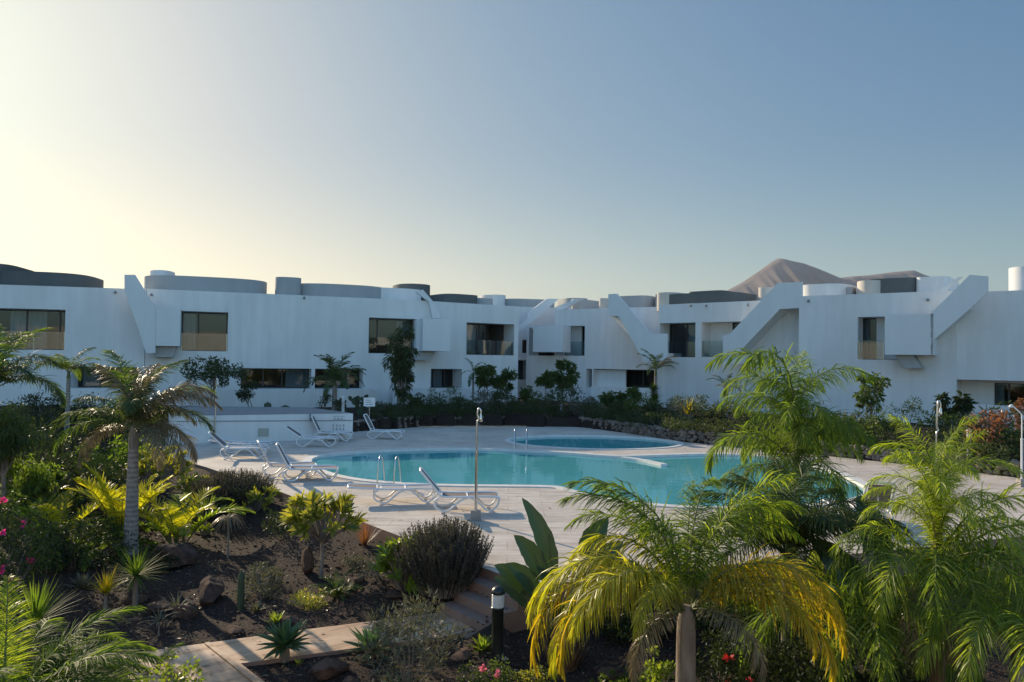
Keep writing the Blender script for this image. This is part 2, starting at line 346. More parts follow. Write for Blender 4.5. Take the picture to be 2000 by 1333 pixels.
xs = np.concatenate([[-9000, -3000, -1000, -300, -120, -70, -50], np.arange(-38, 32, .28), [36, 50, 70, 120, 300, 1000, 3000, 9000]])
ys = np.concatenate([[-300, -60, -20, 0, 3, 5], np.arange(6, 50, .28), [52, 56, 62, 80, 150, 400, 1200, 4000, 14000]])
XX, YY = np.meshgrid(xs, ys); ZZ = hz(XX, YY); sdp = sdist(XX, YY); ZZ = np.where(sdp < -.25, -2.2, ZZ)
path_poly_px = [(216, 1282), (420, 1254), (602, 1229), (875, 1195), (905, 1190), (975, 1216), (930, 1231), (875, 1243), (680, 1268), (576, 1282), (470, 1296), (540, 1350), (700, 1450), (380, 1450), (280, 1355)]
PZ = -.62
PP = np.array([tuple(G(x, y, PZ)[:2]) for x, y in path_poly_px])
ZZ = np.where(sdist(XX, YY, PP) < .3, np.minimum(ZZ, PZ-.05), ZZ)
V = np.stack([XX, YY, ZZ], -1).reshape(-1, 3); nx = len(xs); ny = len(ys)
ii, jj = np.meshgrid(np.arange(nx-1), np.arange(ny-1)); a = (jj*nx+ii).ravel(); Fq = np.stack([a, a+1, a+nx+1, a+nx], 1)
q = Q(); q.add(V, Fq); tag(link('ground', q.mesh('ground', [M['soil']])), kind='structure')
# deck, pools
def loop_px(px, z=0.0, k=5):
    P = [G(x, y, z) for x, y in px]; n = len(P); out = []
    for i in range(n):
        a, b, c, d = P[i-1], P[i], P[(i+1) % n], P[(i+2) % n]
        for j in range(k):
            t = j/k; out.append(.5*((2*b)+(-a+c)*t+(2*a-5*b+4*c-d)*t*t+(-a+3*b-3*c+d)*t**3))
    return [np.array([p[0], p[1], z]) for p in out]
pool_px = [(610, 906), (622, 893), (700, 884), (800, 879), (900, 877.5), (1000, 880), (1100, 885), (1200, 892), (1300, 890), (1390, 888), (1490, 893), (1580, 908), (1650, 932), (1692, 958), (1640, 980), (1500, 990), (1350, 990), (1230, 980), (1130, 961), (1085, 951), (1000, 949), (900, 948), (800, 945), (700, 936), (640, 922)]
pool = loop_px(pool_px); kid = [G(1160, 863.5)+np.array([math.cos(t)*3.75, math.sin(t)*2.75, 0]) for t in np.linspace(0, 2*PI, 60, endpoint=False)]
def offset(loop, d):
    n = len(loop); out = []; ar = sum(loop[i][0]*loop[(i+1) % n][1]-loop[(i+1) % n][0]*loop[i][1] for i in range(n)); sg = 1 if ar > 0 else -1
    for i in range(n):
        t = loop[(i+1) % n]-loop[i-1]; t = t/np.linalg.norm(t); out.append(loop[i]+sg*d*np.array([t[1], -t[0], 0]))
    return out
def flat(b, loops, z, m=0):
    L = [[Vector((p[0], p[1], z)) for p in lp] for lp in loops]; tri = tessellate_polygon(L); vs = [v for lp in L for v in lp]
    fs = []
    for t in tri:
        A_, B_, C_ = [vs[i] for i in t]; nz = (B_-A_).cross(C_-A_).z
        fs.append(tuple(t) if nz > 0 else (t[0], t[2], t[1]))
    b.add(vs, fs, m)
def wallstrip(b, loop, z0, z1, m=0, closed=True):
    n = len(loop); vs = [(p[0], p[1], z0) for p in loop]+[(p[0], p[1], z1) for p in loop]
    b.add(vs, [(i, (i+1) % n, (i+1) % n+n, i+n) for i in range(n if closed else n-1)], m, True)
b = MB(); outer = [np.array([p[0], p[1], 0]) for p in DP]
flat(b, [outer, offset(pool, .3), offset(kid, .22)], 0.0); vs = outer
nn = len(outer); b.add([(p[0], p[1], -1.1) for p in outer]+[(p[0], p[1], 0) for p in outer], [(i, (i+1) % nn, (i+1) % nn+nn, i+nn) for i in range(nn)], 1)
tag(b.build('pool_deck', [M['deck'], M['steps']], origin=(0, 0, 0)), kind='structure')
def basin(name, loop, cw, depth, wl):
    b = MB(); o = offset(loop, cw); n = len(loop); cz = .03
    rings = [(o, -.02), (o, cz), (loop, cz), (loop, -.12)]
    vs = [(p[0], p[1], z) for lp, z in rings for p in lp]
    b.add(vs, [(k*n+i, k*n+(i+1) % n, (k+1)*n+(i+1) % n, (k+1)*n+i) for k in range(3) for i in range(n)], 0)
    wallstrip(b, loop, -.12, -depth, 1); flat(b, [loop], -depth, 1)
    tag(b.build(name, [M['coping'], M['pooltile']], origin=(0, 0, 0)), kind='structure')
    b = MB(); flat(b, [loop], wl); return b
wb = basin('pool_basin', pool, .3, .85, -.06)
tag(wb.build('pool_water', M['water'], origin=(0, 0, 0)), kind='structure')
wb = basin('pool_basin', kid, .22, .7, -.06)
tag(wb.build('pool_water', M['water'], origin=(0, 0, 0)), kind='structure')
b = MB(); part = [G(x, y) for x, y in [(1215, 893.5), (1250, 898), (1290, 906), (1325, 915), (1380, 934), (1450, 965), (1500, 990)]]; part = smooth_path(part, 5)
o1 = []; o2 = []
for i, p in enumerate(part):
    t = part[min(i+1, len(part)-1)]-part[max(i-1, 0)]; t /= np.linalg.norm(t); nrm = np.array([t[1], -t[0], 0]); o1.append(p+nrm*.13); o2.append(p-nrm*.13)
o1 = o1[:12]; o2 = o2[:12]
b.prism([(p[0], p[1], -.84) for p in o1+o2[::-1]], (0, 0, .86)); tag(b.build('pool_divider', M['coping'], origin=(0, 0, 0)), kind='structure')
# path + kerbs
b = MB(); P2 = [np.array([p[0], p[1], 0]) for p in PP]; flat(b, [P2], PZ); n = len(P2)
b.add([(p[0], p[1], PZ-.2) for p in P2]+[(p[0], p[1], PZ) for p in P2], [(i, (i+1) % n, (i+1) % n+n, i+n) for i in range(n)], 1)
tag(b.build('path', [M['path'], M['steps']], origin=(0, 0, 0)), kind='structure')
b = MB(); k0 = G(404, 1258, PZ); k1 = G(620, 1430, PZ); t = (k1-k0)/np.linalg.norm(k1-k0); nr = np.array([t[1], -t[0], 0])
b.prism([k0-nr*.035+[0, 0, .004], k1-nr*.035+[0, 0, .004], k1+nr*.035+[0, 0, .004], k0+nr*.035+[0, 0, .004]], (0, 0, .02))
tag(b.build('path_kerb', M['path'], origin=(0, 0, 0)), kind='structure')
# far winding sand path beyond the small pool
b = MB(); lp = [G(x, y, .012) for x, y in [(860, 832.5), (1000, 829), (1090, 821), (1150, 816), (1150, 822), (1128, 833), (1000, 833.5)]]
lp = [np.array([p[0], p[1], 0]) for p in lp]; hzz = .02
# steps
e0 = G(940, 1108); e1 = G(1040, 1146); t = (e1-e0)/np.linalg.norm(e1-e0); nr = np.array([t[1], -t[0], 0]); nr = nr if nr[0] < 0 else -nr
st = empty('garden_steps', (*e0[:2], -.65), label='four brown concrete steps leading from the path up to the pool deck', cat='steps')
for k in range(4):
    b = MB(); zt = -.003-k*.158; a = e0+nr*(.0 + k*.27); c = e1+nr*(k*.27); wd = .29 if k < 3 else .29
    b.prism([(*(a)[:2], -.9), (*(c)[:2], -.9), (*(c+nr*wd)[:2], -.9), (*(a+nr*wd)[:2], -.9)], (0, 0, zt-.158+.9+.0)); b.build('step', M['steps'], st)
# distant mountain
prof = [(1330, 612), (1380, 590), (1420, 566), (1450, 550), (1480, 530), (1508, 509.5), (1520, 503.5), (1530, 504), (1548, 508.5), (1570, 513), (1600, 524), (1640, 541), (1670, 538), (1700, 536), (1745, 530), (1785, 526.5), (1805, 535), (1860, 552), (1930, 580), (2050, 620), (2200, 680)]
DM = 3200.; us = np.linspace(1330, 2200, 220); rz = np.interp(us, [p[0] for p in prof], [p[1] for p in prof]); rows = 60
rng = np.random.default_rng(5); Vm = []
ph = rng.uniform(0, 6, 12)
for j in range(rows+1):
    s = (j/rows)*2-1
    for i, (u, y) in enumerate(zip(us, rz)):
        p = A(u, y, DM); h = max(p[2]-0, 1)
        env = (1-abs(s))**1.25
        gul = sum(math.sin(u*fr+ph[k]+2.5*s*math.sin(k+u*.01))*am for k, (fr, am) in enumerate([(.11, .4), (.23, .25), (.47, .18), (.9, .1)]))
        Vm.append((p[0], DM+s*900, h*env*(1-(.16*gul*min(1, abs(s)*3)))-4))
Vm = np.array(Vm); nx = len(us); ii, jj = np.meshgrid(np.arange(nx-1), np.arange(rows)); a = (jj*nx+ii).ravel()
q = Q(); q.add(Vm, np.stack([a, a+1, a+nx+1, a+nx], 1)); tag(link('mountain', q.mesh('mountain', [M['mount']])), kind='structure')
# ================================================================== BUILDINGS
class Fac:
    def __init__(s, x0, D0, x1, D1):
        a = A(x0, 700, D0); c = A(x1, 700, D1); s.p0 = np.array([a[0], a[1], 0]); s.p1 = np.array([c[0], c[1], 0])
        s.L = np.linalg.norm(s.p1-s.p0); s.t = (s.p1-s.p0)/s.L; s.n = np.array([s.t[1], -s.t[0], 0])   # toward camera
    def pt(s, x, y, off=0):
        d = ray(x, y); o = s.p0+s.n*off; k = np.dot(o-C0, s.n)/np.dot(d, s.n); return C0+d*k
    def u(s, x, y, off=0): return float(np.dot(s.pt(x, y, off)-s.p0, s.t))
    def z(s, x, y, off=0): return float(s.pt(x, y, off)[2])
    def w(s, u, z, off=0): p = s.p0+s.t*u+s.n*off; return np.array([p[0], p[1], z])
    def rect(s, r, off=0):
        x0, y0, x1, y1 = r; ym = (y0+y1)/2; xm = (x0+x1)/2
        return s.u(x0, ym, off), s.z(xm, y1, off), s.u(x1, ym, off), s.z(xm, y0, off)
def wall(F, root, ztop, holes, depth=9, z0=.3, u0=0, u1=None, hd=3.4, mat='white', name='wall', off=0, zb=None):
    """shell with real recesses"""
    u1 = F.L if u1 is None else u1; zb = z0 if zb is None else zb
    H = [F.rect(h, off) for h in holes]
    H = [(max(a, u0), max(b_, zb), min(c, u1), min(d, ztop-.15)) for a, b_, c, d in H]
    us = sorted(set([u0, u1]+[q for h in H for q in (h[0], h[2])])); zs = sorted(set([zb, ztop]+[q for h in H for q in (h[1], h[3])]))
    b = MB()
    for i in range(len(us)-1):
        for j in range(len(zs)-1):
            uc = (us[i]+us[i+1])/2; zc = (zs[j]+zs[j+1])/2
            if us[i+1]-us[i] < 1e-5 or zs[j+1]-zs[j] < 1e-5 or any(h[0] < uc < h[2] and h[1] < zc < h[3] for h in H): continue
            b.add([F.w(us[i], zs[j], off), F.w(us[i+1], zs[j], off), F.w(us[i+1], zs[j+1], off), F.w(us[i], zs[j+1], off)], [(0, 1, 2, 3)])
    for a, c, d, e in H:
        f = [F.w(a, c, off), F.w(d, c, off), F.w(d, e, off), F.w(a, e, off)]; g = [F.w(a, c, off-1.35), F.w(d, c, off-1.35), F.w(d, e, off-1.35), F.w(a, e, off-1.35)]
        k = [F.w(a, c, off-hd), F.w(d, c, off-hd), F.w(d, e, off-hd), F.w(a, e, off-hd)]
        b.add(f+g, [(0, 1, 5, 4), (1, 2, 6, 5), (2, 3, 7, 6), (3, 0, 4, 7)])
        b.add(g+k, [(0, 1, 5, 4), (1, 2, 6, 5), (2, 3, 7, 6), (3, 0, 4, 7), (4, 5, 6, 7)], 1)
    # sides, back, parapet top and roof
    A_ = [F.w(u0, zb, off), F.w(u1, zb, off), F.w(u1, zb, off-depth), F.w(u0, zb, off-depth)]; B_ = [p+np.array([0, 0, ztop-zb]) for p in A_]
    b.add(A_+B_, [(1, 2, 6, 5), (2, 3, 7, 6), (3, 0, 4, 7)])
    I_ = [F.w(u0+.25, ztop, off-.25), F.w(u1-.25, ztop, off-.25), F.w(u1-.25, ztop, off-depth+.25), F.w(u0+.25, ztop, off-depth+.25)]; J_ = [p-np.array([0, 0, .3]) for p in I_]
    b.add(B_+I_+J_, [(0, 1, 5, 4), (1, 2, 6, 5), (2, 3, 7, 6), (3, 0, 4, 7)]+[(4, 5, 9, 8), (5, 6, 10, 9), (6, 7, 11, 10), (7, 4, 8, 11), (8, 9, 10, 11)])
    return b.build(name, [M[mat], M['room']], root)
def slab(F, root, name, poly, off, thick, mat='white', label=None):
    b = MB(); b.prism([F.pt(x, y, off) for x, y in poly], -F.n*thick); return b.build(name, M[mat], root, label=label)
def drum(F, root, x0, x1, ytop, zbase, back, ry=None, mat='grey', e=2.0, name='roof_drum', label=None):
    xm = (x0+x1)/2; ua = F.u(x0, ytop, -back); ub = F.u(x1, ytop, -back); zt = F.z(xm, ytop, -max(back-ry, 0) if ry else -back); rx = (ub-ua)/2; ry = ry or rx; um = (ua+ub)/2
    n = 56; loop = []
    for i in range(n):
        a = 2*PI*i/n; c, s_ = math.cos(a), math.sin(a)
        loop.append(F.w(um+rx*math.copysign(abs(c)**(2/e), c), zbase-.35, -back-ry*math.copysign(abs(s_)**(2/e), s_)))
    b = MB(); h = zt-zbase+.35; b.prism(loop, (0, 0, h), smooth=True); o = b.build(name, M[mat], root, label=label); return o
def window(F, root, r, splits, curt=(), off=0, frame=.07, bal=None, deep=1.3):
    a, c, d, e = F.rect(r, off); o = off-deep; b = MB()
    def bar(u0, z0, u1, z1, th=.06): b.prism([F.w(u0, z0, o+th/2), F.w(u1, z0, o+th/2), F.w(u1, z1, o+th/2), F.w(u0, z1, o+th/2)], -F.n*th)
    g = .004
    bar(a+g, c+g, a+frame, e-g); bar(d-frame, c+g, d-g, e-g); bar(a+frame, e-frame, d-frame, e-g); bar(a+frame, c+g, d-frame, c+frame)
    for s_ in splits:
        u = a+(d-a)*s_; bar(u-.04, c+frame, u+.04, e-frame, .05)
    wn = b.build('window', M['frame'], root)
    b = MB(); b.prism([F.w(a+frame, c+frame, o), F.w(d-frame, c+frame, o), F.w(d-frame, e-frame, o), F.w(a+frame, e-frame, o)], -F.n*.012); b.build('pane', M['pane'], wn)
    for (s0, s1) in curt:
        b = MB(); n = 26; ua = a+(d-a)*s0; ub = a+(d-a)*s1; vs = []
        for i in range(n+1):
            u = ua+(ub-ua)*i/n; vs += [F.w(u, c+.02, o-.25+.05*math.sin(i*2.2)), F.w(u, e-.02, o-.25+.05*math.sin(i*2.2))]
        b.add(vs, [(2*i, 2*i+2, 2*i+3, 2*i+1) for i in range(n)], 0, True); b.build('curtain', M['curtain'], wn)
    if bal:
        b = MB(); s0, s1 = bal; ua = a+(d-a)*s0+.02; ub = a+(d-a)*s1-.02
        b.prism([F.w(ua, c+.03, off-.06), F.w(ub, c+.03, off-.06), F.w(ub, c+1.0, off-.06), F.w(ua, c+1.0, off-.06)], -F.n*.015)
        g = b.build('glass_balustrade', M['bal'], root)
        k = max(2, int((ub-ua)/1.4)+1)
        for i in range(k):
            u = ua+(ub-ua)*i/(k-1); u = min(max(u, ua+.03), ub-.03); b = MB()
            b.prism([F.w(u-.02, c+.01, off-.09), F.w(u+.02, c+.01, off-.09), F.w(u+.02, c+1.02, off-.09), F.w(u-.02, c+1.02, off-.09)], -F.n*.03); b.build('post', M['steel'], g)
def bld(F, label, grp='white apartment blocks around the pool court'):
    c = F.w(F.L/2, .3); return empty('apartment_building', c, label=label, cat='building', group=grp)
def bbox(F, root, r, off, name='balcony_box', thick=.18, zfloor=None, back=0):
    """projecting balcony / stair landing: front wall, sides and floor"""
    a, c, d, e = F.rect(r, off); b = MB()
    P = lambda u, z, o: F.w(u, z, o)
    def bx(u0, u1, z0, z1, o0, o1): b.prism([P(u0, z0, o0), P(u1, z0, o0), P(u1, z1, o0), P(u0, z1, o0)], -F.n*(o0-o1))
    bx(a, d, c, e, off, off-thick); bx(a, a+thick, c, e-.002, off-thick, back+.003); bx(d-thick, d, c, e-.002, off-thick, back+.003); bx(a+thick, d-thick, c+.002, c+.2, off-thick, back+.003)
    return b.build(name, M['white2'], root)
def stair(F, root, poly, off, thick=.18, mat='white2', body=None):
    """outer parapet of an open stair and the sloping flight between it and the wall"""
    o = slab(F, root, 'stair_parapet', poly, off, thick, mat)
    if body:
        b = MB(); b.prism([F.pt(x, y, off) - F.n*(thick+.002) for x, y in body], -F.n*(off-thick-.01)); b.build('stair_flight', M['white2'], o)
    return o
# ---- block 1 (left)
F1 = Fac(-260, 40.6, 297, 43.7); ZT = F1.z(240, 564)
r1 = bld(F1, 'leftmost white apartment block with wide balcony window and dark rooftop screens')
h1 = [(-60, 603, 127, 683), (138, 717, 272, 759), (-200, 700, -60, 770)]
wall(F1, r1, ZT, h1, u1=F1.u(284, 620))
window(F1, r1, h1[0], (.5, .86), ((.3, .7),), bal=(0, 1)); window(F1, r1, h1[1], (.33, .66), ((.05, .3),)); 
drum(F1, r1, -170, 50, 512, ZT, 3.2, 2.6, 'dark', 5); drum(F1, r1, 10, 193, 532, ZT, 3.4, 2.9, 'dark', 3)
stair(F1, r1, [(243, 537), (263, 537), (303, 602), (303, 690), (285, 690), (270, 640), (243, 570)], 1.3, body=[(263, 575), (300, 650), (300, 690), (290, 690), (262, 620)])
# ---- block 2
F2 = Fac(283, 43.6, 842, 49.7); ZT2 = F2.z(560, 576)
r2 = bld(F2, 'long white apartment block with a square upper balcony window and grey rooftop cylinder')
h2 = [(353, 609, 445, 686), (720, 622, 815, 691), (470, 720, 608, 760), (615, 721, 709, 760)]
wall(F2, r2, ZT2, h2)
window(F2, r2, h2[0], (.36,), ((.02, .3),), bal=(0, 1)); window(F2, r2, h2[1], (.25,), ((.68, .95),), bal=(0, 1)); window(F2, r2, h2[2], (.33, .6), ((.66, 1),)); window(F2, r2, h2[3], (.3, .7), ((.5, .8),))
bbox(F2, r2, (280, 602, 352, 676), 1.3); slab(F2, r2, 'support_slab', [(300, 677), (345, 677), (338, 698), (300, 698)], .9, .88, 'grey')
drum(F2, r2, 283, 521, 541, ZT2, 3.3, 2.8, 'grey', 3); drum(F2, r2, 293, 342, 528, ZT2, 5.5, 1.5, 'white', 2)
drum(F2, r2, 538, 588, 541.5, ZT2, 1.5, .75, 'grey', 3, label='tall grey rooftop cylinder')
drum(F2, r2, 560, 750, 555, ZT2, 3.6, 3, 'grey', 2.6); drum(F2, r2, 690, 812, 562, ZT2, 4.4, 3, 'white', 4); drum(F2, r2, 770, 836, 554, ZT2, 7, 2, 'dark', 2.4)
slab(F2, r2, 'stair_parapet', [(812, 570), (826, 566), (850, 594), (862, 622), (845, 622), (838, 590)], .25, .24, 'white2')
bbox(F2, r2, (813, 624, 826, 686), .6); bbox(F2, r2, (826, 623, 880, 686), 1.5, back=-.3); slab(F2, r2, 'support_slab', [(812, 687), (850, 687), (840, 704), (812, 704)], .9, .88, 'grey')
# ---- block 3
F3 = Fac(830, 50.0, 1012, 54.0); ZT3 = F3.z(930, 594)
r3 = bld(F3, 'white apartment block beyond the shaggy tree with corner balcony and dark curved rooftop wall')
h3 = [(911, 632, 1004, 694), (836, 721, 902, 759)]
wall(F3, r3, ZT3, h3, u0=F3.u(842, 650))
window(F3, r3, (911, 632, 968, 694), (.2, .75), ((.3, .7),)); window(F3, r3, h3[1], (.4, .75), ((.4, .72),)); 
b = MB(); a, c, d, e = F3.rect((911, 632, 1004, 694)); b.prism([F3.w(a+.02, c+.02, -.06), F3.w(d-.02, c+.02, -.06), F3.w(d-.02, c+1.0, -.06), F3.w(a+.02, c+1.0, -.06)], -F3.n*.015)
g = b.build('glass_balustrade', M['bal'], r3)
for s_ in (.03, .5, .97): b = MB(); b.prism([F3.w(a+(d-a)*s_-.02, c+.01, -.09), F3.w(a+(d-a)*s_+.02, c+.01, -.09), F3.w(a+(d-a)*s_+.02, c+1.02, -.09), F3.w(a+(d-a)*s_-.02, c+1.02, -.09)], -F3.n*.03); b.build('post', M['steel'], g)
drum(F3, r3, 838, 909, 573, ZT3, 3, 2.5, 'dark', 4); drum(F3, r3, 900, 945, 581, ZT3, 3.5, 2, 'grey', 3); drum(F3, r3, 944, 981, 575, ZT3, 7, 1.3, 'white', 2)
# ---- block 4 (far centre)
F4 = Fac(960, 59, 1130, 60.5); ZT4 = F4.z(1040, 600)
r4 = bld(F4, 'farthest white block in the middle of the court with a slanting stair on its roof')
h4 = [(1009, 704, 1028, 742), (1020, 664, 1046, 690)]
wall(F4, r4, ZT4, h4); window(F4, r4, h4[0], (.5,), ((.0, 1),)); window(F4, r4, h4[1], (.5,), ())
drum(F4, r4, 975, 1075, 584, ZT4, 3, 2.5, 'grey', 4)
slab(F4, r4, 'stair_parapet', [(1068, 584), (1092, 584), (1052, 618), (1008, 655), (1000, 652), (1030, 622), (1030, 612)], 1.6, .3, 'white2')
slab(F4, r4, 'stair_parapet', [(1120, 585), (1140, 585), (1112, 604), (1100, 605)], .4, .3, 'white2'); drum(F4, r4, 1094, 1140, 582, ZT4, 2.5, 2, 'grey', 3)
# ---- block 5
F5 = Fac(1028, 57.2, 1290, 51.2); ZT5 = F5.z(1130, 604)
r5 = bld(F5, 'white block with corner balcony box and a steep stair wall running down to the right')
h5 = [(1033, 637, 1142, 695), (1145, 721, 1156, 757), (1158, 722, 1278, 758)]
u5 = F5.u(1084, 650); 
wall(F5, r5, F5.z(1060, 637), [(1033, 640, 1084.5, 695)], u1=u5-.002, name='wall', depth=7)
wall(F5, r5, ZT5, [(1085.5, 637, 1142, 695), h5[1], h5[2]], u0=u5)
window(F5, r5, (1085.5, 637, 1142, 695), (.5,), (), bal=(.3, 1)); window(F5, r5, h5[2], (.35, .7), ()); slab(F5, r5, 'loggia_wall', [(1086, 637.5), (1136, 637.5), (1136, 694.5), (1086, 694.5)], -1.1, .12, 'white2'); slab(F5, r5, 'loggia_wall', [(1159, 722.5), (1222, 722.5), (1222, 757.5), (1159, 757.5)], -.55, .12, 'white2'); 
bbox(F5, r5, (1041, 637, 1098, 688), 1.2)
stair(F5, r5, [(1188, 575), (1204, 574), (1270, 652), (1303, 652), (1303, 706), (1258, 706), (1208, 618), (1188, 617)], 2.6, body=[(1190, 602), (1260, 690), (1300, 690), (1300, 705), (1259, 705), (1209, 617), (1190, 616)])
drum(F5, r5, 1172, 1192, 582.5, ZT5, 1.2, .5, 'beige', 2); drum(F5, r5, 1133, 1172, 585, ZT5, 3, 2, 'grey', 3)
slab(F5, r5, 'stair_parapet', [(1085, 600), (1122, 586), (1132, 586), (1100, 606), (1086, 606)], -.3, .3, 'white2')
# ---- block 6
F6 = Fac(1286, 50.0, 1572, 43.6); ZT6 = F6.z(1400, 591)
r6 = bld(F6, 'white apartment block with two upper loggias and a long dark drum on its roof')
h6 = [(1288, 631, 1358, 698), (1370, 629, 1450, 698)]
wall(F6, r6, ZT6, h6); window(F6, r6, h6[0], (.1, .5), ((.48, .8),), bal=(0, 1)); window(F6, r6, h6[1], (.7,), (), bal=(0, .9))
slab(F6, r6, 'loggia_wall', [(1370.5, 629.5), (1430, 629.5), (1430, 697.5), (1370.5, 697.5)], -1.15, .1, 'white2')
drum(F6, r6, 1302, 1345, 570, ZT6, 2.6, 1.9, 'beige', 3); drum(F6, r6, 1312, 1463, 571, ZT6, 2.9, 2.2, 'dark', 4); drum(F6, r6, 1362, 1432, 567.5, ZT6, 3.4, 1.5, 'dark', 6)
drum(F5, r5, 1226, 1292, 577, ZT5, 3.2, 2.4, 'grey', 5); drum(F6, r6, 1284, 1298, 574.5, ZT6, 3, .4, 'grey', 5); drum(F6, r6, 1483, 1512, 561, ZT6, 3, .5, 'beige', 2)
stair(F6, r6, [(1519, 553), (1566, 551), (1566, 602), (1523, 604), (1442, 690), (1442, 712), (1412, 712), (1412, 654), (1424, 654)], 1.3, body=[(1505, 590), (1563, 580), (1563, 601), (1523, 603), (1441, 690), (1430, 690)])
slab(F6, r6, 'landing_block', [(1438, 693), (1460, 693), (1460, 711), (1438, 711)], 1.25, 1.24)
# ---- block 7
F7 = Fac(1560, 42.5, 1868, 38.0); ZT7 = F7.z(1700, 574)
r7 = bld(F7, 'white apartment block with narrow balcony door, projecting box and round two-tone roof drum')
h7 = [(1675, 619, 1755, 703)]
wall(F7, r7, ZT7, h7); window(F7, r7, h7[0], (.16, .4), ((.0, .14), (.42, .6)), bal=(0, .65))
slab(F7, r7, 'loggia_wall', [(1675.5, 619.5), (1684, 619.5), (1684, 702.5), (1675.5, 702.5)], -.9, .1, 'white2'); slab(F7, r7, 'loggia_wall', [(1712, 619.5), (1754, 619.5), (1754, 702.5), (1712, 702.5)], -1.0, .1, 'white2')
bbox(F7, r7, (1728, 614, 1823, 693.5), 1.3); slab(F7, r7, 'support_slab', [(1748, 694), (1783, 694), (1801, 720), (1768, 720)], .9, .88, 'grey')
drum(F7, r7, 1678, 1740, 547, ZT7, 2.6, 1.8, 'beige', 2.2); drum(F7, r7, 1700, 1806, 543, ZT7, 3.2, 2.0, 'dark', 5); drum(F7, r7, 1800, 1866, 540, ZT7, 3.6, 2.5, 'white', 6); drum(F7, r7, 1572, 1670, 554, ZT7, 3.2, 2.2, 'white', 3); drum(F7, r7, 1655, 1670, 561, ZT7, 2.2, .5, 'grey', 4)
stair(F7, r7, [(1894, 537), (1930, 540), (1930, 571), (1896, 602), (1824, 664), (1821.5, 693.5), (1818, 693.5), (1817, 614)], 1.3, body=[(1862, 585), (1893, 572), (1893, 603), (1824, 662), (1820, 662)])
slab(F7, r7, 'stair_parapet', [(1835, 568), (1872, 541), (1880, 541), (1845, 570)], -.2, .2, 'white2')
# ---- block 8 (right)
F8 = Fac(1862, 38.2, 2180, 34.6); ZT8 = F8.z(1960, 568.5)
r8 = bld(F8, 'rightmost white block with blank overhanging upper storey and a tall white roof cylinder')
zb8 = F8.z(1930, 743)
wall(F8, r8, ZT8, [], zb=zb8, u0=F8.u(1868, 650), depth=8)
b = MB(); a = F8.u(1868, 650); b.add([F8.w(a, zb8, 0), F8.w(F8.L, zb8, 0), F8.w(F8.L, zb8, -8), F8.w(a, zb8, -8)], [(3, 2, 1, 0)]); b.build('soffit', M['white2'], r8)
wall(F8, r8, zb8-.003, [(1942, 748, 2040, 797)], u0=a-.5, depth=6, off=-1.6, name='ground_floor_wall'); window(F8, r8, (1942, 748, 2040, 797), (.3, .65), ((.0, .2),), off=-1.6, deep=.15)
drum(F8, r8, 1970, 2040, 520, ZT8, 3, 1, 'white', 2)
# ---- the block the picture is taken from (behind the viewpoint): its sunlit front throws light back into the court
FH = Fac(0, 10, 100, 10); FH.p0 = np.array([34., -4.5, 0]); FH.p1 = np.array([-34., -4.5, 0]); FH.L = 68.; FH.t = np.array([-1., 0, 0]); FH.n = np.array([0, 1., 0])
r9 = empty('apartment_building', (0, -4.5, -.65), label='white apartment block that the picture is taken from, behind the viewpoint', cat='building', group='white apartment blocks around the pool court')
b = MB(); b.box((0, -9, 2.9), (68, 9, 7.3)); b.build('wall', M['white'], r9)
for wx in (-26, -17, -8, 9, 18, 27):
    for wz in (.3, 3.5):
        b = MB(); b.box((wx, -4.49, wz+1.0), (3.4, .06, 1.9)); wn_ = b.build('window', M['frame'], r9); b = MB(); b.box((wx, -4.45, wz+1.0), (3.2, .02, 1.7)); b.build('pane', M['frame'], wn_)
# ---- small wall lamps and cameras on the facades
for F, x, y in ((F1, 226, 571), (F2, 296, 576), (F2, 594, 582), (F6, 1350, 597), (F6, 1380, 597), (F6, 1462, 596), (F7, 1580, 588), (F7, 1813, 586), (F8, 1915, 577)):
    p = F.pt(x, y, .001); b = MB(); b.lathe((p[0]+F.n[0]*.08, p[1]+F.n[1]*.08, p[2]-.08), [(.0, 0), (.06, .0), (.07, .08), (.04, .15), (0, .16)], 10)
    b.tube([p, p+F.n*.08], .02, 6); lab = {226: 'small grey lamp high on leftmost block', 296: 'small lamp beside the stair opening of the long block', 594: 'small lamp under the parapet below the tall grey roof cylinder', 1350: 'small lamp on wall under left part of long dark drum', 1380: 'small lamp on wall under middle of long dark drum', 1462: 'small lamp on wall under right tip of long dark drum', 1580: 'small lamp under the parapet right of the stair top', 1813: 'small lamp where the stair meets the wall beneath the white roof screen', 1915: 'small dark lamp at top of the blank overhanging wall'}[x]
    b.build('wall_lamp', M['sign'], label=lab, cat='lamp', group='small lamps high on the facades', origin=tuple(p))
# ---- low terrace walls
def lowwall(x0, D0, x1, D1, ytop, label, th=.2, ret=1.5):
    F = Fac(x0, D0, x1, D1); zt = F.z((x0+x1)/2, ytop); b = MB(); b.prism([F.w(0, .1), F.w(F.L, .1), F.w(F.L, zt), F.w(0, zt)], -F.n*th)
    b.prism([F.w(F.L-th, .1, -th), F.w(F.L, .1, -th), F.w(F.L, zt-.003, -th), F.w(F.L-th, zt-.003, -th)], -F.n*ret)
    b.build('terrace_wall', M['white'], label=label, cat='wall', group='low white terrace walls', origin=tuple(F.w(F.L/2, .1)))
lowwall(140, 42.0, 300, 42.9, 762, 'low white terrace wall under the lower windows of the leftmost block')
lowwall(395, 42.4, 740, 45.6, 762, 'long low white terrace wall behind the potted cacti and square white block')
lowwall(770, 48.2, 940, 51.2, 759, 'low white terrace wall beneath the lower curtained window behind the hedge')
lowwall(1155, 52.2, 1285, 50.2, 757, 'low white terrace wall in front of the shaded loggia by the tall yucca')
